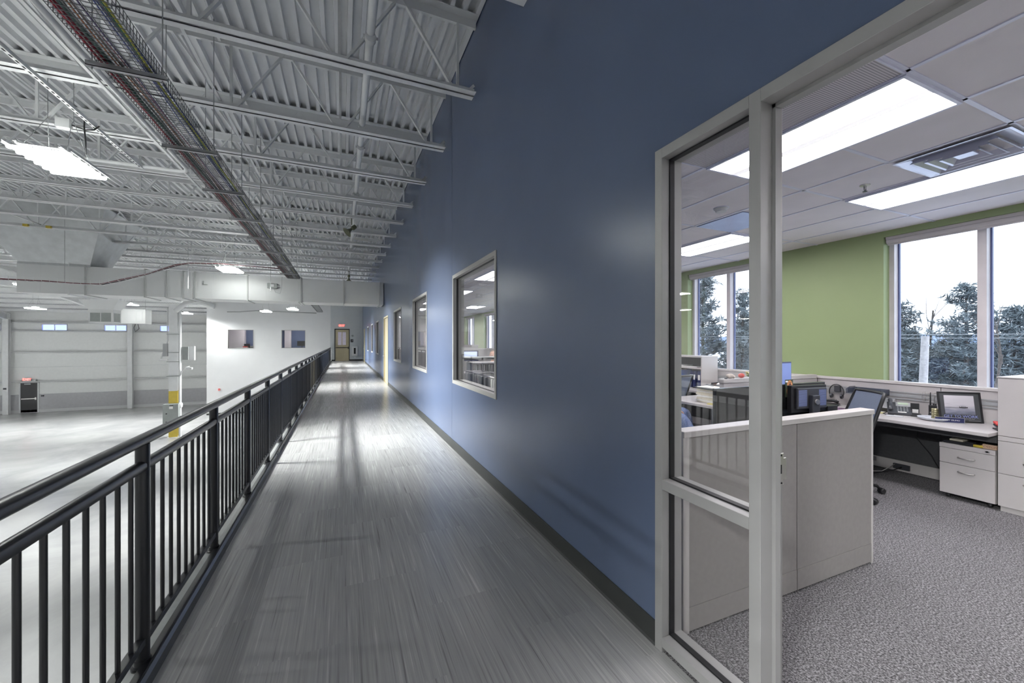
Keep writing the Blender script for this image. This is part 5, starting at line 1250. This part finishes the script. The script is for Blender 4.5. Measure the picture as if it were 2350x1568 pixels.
seated_person('seated person in blue jeans in the second cubicle, knee and hand in view', (3.89, 4.40, 0), -2.514,
              (-.13, .52, .60), (.17, .50, .58), (-.15, .60, .10), (.25, .86, .10), (-.20, .34, .66), (.17, .40, .68), m_hair, m_shirt, m_denim)
tag(MB().lathe([(.04, .08), (.03, .14), (.02, .34)], (3.86, 4.38, 0), 12).obox((3.87, 4.38, .36), (.46, .44, .06), (0, 0, -2.514)).obox((3.73, 4.64, .72), (.44, .05, .5), (0, 0, -2.514)).box(3.58, 4.35, .03, 4.14, 4.41, .09).box(3.83, 4.10, .03, 3.89, 4.66, .09).build('office_chair', m_plastic, bevel=.01), 'black office chair under the person in jeans', 'chair')
seated_person('balding person seated behind the file racks seen through the nearest interior window', (3.36, 9.08, 0), PI*.9,
              (-.12, .42, .54), (.12, .42, .54), (-.13, .44, .10), (.13, .44, .10), (-.2, .36, .72), (.2, .36, .72), mat('thin_hair', (.30, .22, .17), rough=.7), mat('grey_shirt', (.25, .26, .28), rough=.9), m_shirt, 0, .03)
tag(MB().lathe([(.04, .08), (.03, .14), (.02, .33)], (3.36, 9.1, 0), 12).box(3.12, 8.86, .33, 3.60, 9.30, .385).box(3.14, 9.30, .5, 3.58, 9.34, .98).box(3.06, 9.07, .03, 3.66, 9.13, .09).box(3.33, 8.8, .03, 3.39, 9.4, .09).build('office_chair', m_plastic, bevel=.01), 'black office chair under the balding person', 'chair')

# ============================================================ FILE RACKS seen through the nearest window
m_rack = mat('white_rack_metal', (.70, .68, .68), rough=.4)
def rack(label, loc, rz, L_, levels, hgt, dep=.36, open_top=False):
    t = thing('file_rack', label, 'shelf', loc, rz)
    q = MB()
    for z in levels: q.box(0, 0, z-.014, L_, dep, z+.014)
    q.build('shelf', m_rack, t, bevel=.003)
    MB().box(0, 0, 0, .03, dep, hgt).box(L_-.03, 0, 0, L_, dep, hgt).build('end_frame', m_rack, t)
    (MB().box(0, 0, hgt-.018, L_, .012, hgt).box(0, dep-.012, hgt-.018, L_, dep, hgt).box(0, 0, hgt-.018, .012, dep, hgt).box(L_-.012, 0, hgt-.018, L_, dep, hgt) if open_top else MB().box(0, 0, hgt-.03, L_, dep, hgt)).build('top', m_rack, t, bevel=.004)
    return t
rack('low white file rack standing right behind the nearest interior window', (1.98, 6.75, 0), -PI/2, 2.7, (.10, .42, .74), 1.05, .30, True)
rack('white file rack across the room behind the low rack', (2.28, 7.35, 0), 0, 1.9, (.10, .40, .68, .95), 1.15, .34)
fm_ = [mat('file_white', (.74, .73, .72), rough=.8), mat('file_grey', (.30, .30, .31), rough=.8), mat('file_pale', (.48, .47, .45), rough=.8)]
rr = random.Random(11)
files = {}
def put_files(n, f, z, h_, group, lab, orient):
    for i in range(n):
        mm = fm_[rr.choice([0, 0, 0, 1, 2])]; key = (orient, mm.name)
        if key not in files:
            o = (MB().box(-.14, -.0085, 0, .14, .0085, .27) if orient == 'y' else MB().box(-.0085, -.15, 0, .0085, .15, .27)).build('hanging_file', mm)
            files[key] = o
        else:
            o = files[key].copy(); C.objects.link(o)
        x, y = f(i); o.location = (x, y, z); o.scale = (1, 1, h_*rr.uniform(.90, 1.)/.27)
        lean_ = rr.uniform(-.05, .05)
        o.rotation_euler = (lean_, 0, 0) if orient == 'y' else (0, lean_, 0)
        tag(o, lab, 'file', group)
put_files(64, lambda i: (2.135, 4.15+.0395*i), .755, .275, 'files on the upper shelf of the low rack', 'thin upright file folder packed on the upper shelf of the low file rack', 'y')
put_files(44, lambda i: (2.34+.041*i, 7.52), .965, .15, 'files on the top shelf of the far rack', 'thin upright file folder on the top shelf of the file rack across the room', 'x')
put_files(44, lambda i: (2.34+.041*i, 7.52), .695, .22, 'files on the second shelf of the far rack', 'thin upright file folder on the second shelf of the file rack across the room', 'x')
t = thing('counter', 'long grey counter top with black edge behind the file racks', 'counter', (2.1, 8.0, 0))
MB().box(0, 0, 1.20, 1.9, .55, 1.225).build('counter_top', m_greybox, t); MB().box(-.01, -.01, 1.175, 1.91, .0, 1.205).build('black_edge', m_plastic, t)
MB().box(.02, .02, 0, .06, .06, 1.2).box(1.84, .02, 0, 1.88, .06, 1.2).box(.02, .5, 0, .06, .54, 1.2).box(1.84, .5, 0, 1.88, .54, 1.2).box(.95, .02, 0, .98, .06, 1.2).build('leg', m_plastic, t)
t = thing('desktop_monitor', 'monitor with a bright screen behind the counter seen through the nearest interior window', 'monitor', (3.1, 10.2, .74), 0)
MB().box(-.26, 0, .30, .26, .03, .58).build('bezel', m_navy, t); MB().box(-.22, -.004, .33, .22, 0, .55).build('display', m_screenw, t); MB().box(-.03, .03, 0, .03, .06, .4).build('stand', m_plastic, t)
t = thing('cubicle_panel', 'pale cubicle wall farther back in the office', 'partition', (2.5, 11.2, 0))
MB().box(0, 0, .02, 3.4, .07, 1.32).build('panel_face', m_cream, t); MB().box(-.01, -.01, 1.32, 3.41, .08, 1.36).build('top_cap', m_paneltrim, t)
t = thing('desk', 'desk under the bright monitor', 'desk', (2.6, 9.95, 0))
MB().box(0, 0, .705, 1.4, .7, .735).build('worktop', m_cream, t); MB().box(.03, .03, 0, .07, .67, .705).box(1.33, .03, 0, 1.37, .67, .705).build('leg', m_silver, t)
t = thing('cubicle_panel', 'pale cubicle wall seen through the second interior window', 'partition', (2.2, 14.0, 0))
MB().box(0, 0, .02, 2.4, .07, 1.4).build('panel_face', m_cream, t); MB().box(-.01, -.01, 1.4, 2.41, .08, 1.44).build('top_cap', m_paneltrim, t)
t = thing('exterior_partition', 'grey white projector box hanging below the office ceiling', 'projector', (3.5, 12.6, 2.55)); t.name = 'projector'
MB().box(-.2, -.15, 0, .2, .15, .12).build('casing', m_silver, t, bevel=.01); MB().tube([(0, 0, .12), (0, 0, .39)], .02, 8).build('ceiling_mount', m_white, t)

# ============================================================ OUTDOORS
GZ = -4.6
def pine(name, label, x, y, top, base_r, mm, dens, seed, gap=.25, layers=22, lean=0):
    r_ = random.Random(seed); t = thing(name, label, 'tree', (x, y, GZ-.3))
    H_ = top-GZ+.3
    MB().tube([(0, 0, 0), (lean*.4, 0, H_*.5), (lean, 0, H_)], [.16, .11, .02], 8).build('trunk', m_bark, t)
    br = MB(); fo = MB()
    for L_ in range(layers):
        f = gap+(1-gap)*L_/(layers-1); z = H_*f; rad = base_r*max(0, 1-f)**.75*(.75+.5*r_.random())+.25
        nb = r_.randint(4, 6)
        for b in range(nb):
            a = r_.random()*2*PI; up = .15+.35*f; ln = rad*(.7+.5*r_.random())
            d = Vector((math.cos(a), math.sin(a), up)); p0 = Vector((lean*f, 0, z)); p1 = p0+d*ln
            br.tube([p0, p0+d*ln*.5+Vector((0, 0, -.05*ln)), p1], [.03, .02, .006], 4, False)
            for c in range(int(2.0*dens*(ln+.5))):
                tt = .25+.78*r_.random(); p = p0+d*ln*tt+Vector((r_.gauss(0, .16), r_.gauss(0, .16), r_.gauss(0, .09)))
                s = .13+.15*r_.random()
                for q in range(3):
                    u = Vector((r_.gauss(0, 1), r_.gauss(0, 1), r_.gauss(.3, .6))).normalized(); v = u.cross(Vector((r_.gauss(0, 1), r_.gauss(0, 1), 1))).normalized()
                    fo.add([p-v*s*.16, p+v*s*.16, p+u*s*1.5], [(0, 1, 2)])
    br.build('branches', m_bark, t); fo.build('needles', mm, t)
    return t
pine('pine_tree', 'dense pine tree at the left edge of the right hand office window', 38.6, 17.0, 4.36, 2.6, m_pine, 9, 1)
pine('pine_tree', 'rounded pine tree right of the pole in the office window', 34.9, 14.4, 3.96, 2.2, m_pine, 8, 2)
pine('pine_tree', 'tall full pine tree left of the window mullion', 34.6, 11.3, 4.86, 2.7, m_pine, 9, 3, .2)
pine('pine_tree', 'leaning pine tree right of the window mullion', 37.5, 10.2, 3.46, 3.0, m_pine, 8, 4, .2)
pine('pine_tree', 'tall pine tree filling the left sidelight window', 21.2, 18.6, 5.76, 2.3, m_pine, 12, 5, .15, 26)
pine('pine_tree', 'broad pine behind the tall pine in the sidelight window', 22.6, 16.9, 4.46, 2.2, m_pine, 10, 6, .15)
pine('spruce_tree', 'small dark pointed spruce in the sidelight window', 27.6, 20.8, 2.66, 2.0, m_pine2, 11, 7, .12, 24)
pine('pine_tree', 'distant pine at the far right of the office window', 52, 13.2, 2.46, 2.6, m_pine, 8, 8, .2)
pine('pine_tree', 'low pine tree standing behind the pole', 44, 17.5, 2.16, 3.2, m_pine, 8, 9, .1)
pine('pine_tree', 'low wide pine between the two middle pines', 40, 13.6, 1.76, 3.2, m_pine, 8, 10, .1)
bk = None
rb_ = random.Random(5)
for i in range(22):
    d_ = rb_.uniform(46, 72); az = math.radians(24+i*2.75+rb_.uniform(-.8, .8))
    x_, y_ = d_*math.sin(math.radians(40)+az*.62), d_*math.cos(math.radians(40)+az*.62)
    if bk is None: bk = pine('pine_tree', 'x', x_, y_, 1.6, 3.2, m_pine, 5, 31, .06, 16); o = bk
    else: o = dup(bk, (x_, y_, GZ-.3-rb_.uniform(0, 1.6)), rb_.uniform(0, 6))
    o['label'] = 'snow dusted pine in the tree line behind, %s from the left' % (ORD[i]); o['group'] = 'tree line pines'
def bare(label, x, y, top, seed):
    r_ = random.Random(seed); t = thing('bare_tree', label, 'tree', (x, y, GZ-.3)); H_ = top-GZ+.3
    m = MB(); 
    def grow(p, d, L_, r, lev):
        q = p+d*L_*.5+Vector((r_.gauss(0, .03), r_.gauss(0, .03), 0))*L_; e = p+d*L_
        m.tube([p, q, e], [r, r*.8, r*.5], 5, False)
        if lev == 0: return
        for k in range(r_.randint(3, 5)):
            f = r_.uniform(.3, 1); nd = (d+Vector((r_.gauss(0, .45), r_.gauss(0, .45), r_.uniform(0, .4)))).normalized()
            grow(p+d*L_*f, nd, L_*r_.uniform(.35, .6), r*.45, lev-1)
    grow(Vector((0, 0, 0)), Vector((.02, 0, 1)).normalized(), H_*.8, .09, 3)
    m.build('trunk', m_bark, t); return t
bare('tall bare leafless tree rising above the pines in the office window', 35.9, 13.3, 5.76, 21)
bare('thin bare tree left of the tall bare tree', 36.9, 14.6, 4.56, 22)
bare('bare tree at the right edge of the sidelight window', 36.5, 25.6, 4.46, 23)
bare('small bare sapling at the far right of the office window', 42, 11.6, 2.46, 24)
bare('leaning bare sapling near the window mullion', 30, 8.6, 2.36, 25)
t = thing('utility_pole', 'pale slightly leaning utility pole outside the office window', 'pole', (18.85, 7.15, GZ-.3))
autosmooth(MB().tube([(0, .22, 0), (0, 0, 6.65)], [.15, .105], 14).build('pole', m_pole, t)); MB().box(-.04, -.10, 6.3, .04, .10, 6.35).build('cross_piece', m_silver, t)
for k, (z0, z1) in enumerate(((1.80, 1.74), (1.68, 1.61), (-.1, -.2))):
    tag(MB().tube([(19.5, 45, z0+.1), (18.85, 7.1, z0), (19.0, -30, z1-.2)], .008, 5).build('overhead_wire', m_silver), ['upper overhead wire crossing outside the windows', 'second overhead wire crossing outside the windows', 'low overhead wire crossing outside the windows'][k], 'wire', 'overhead wires')
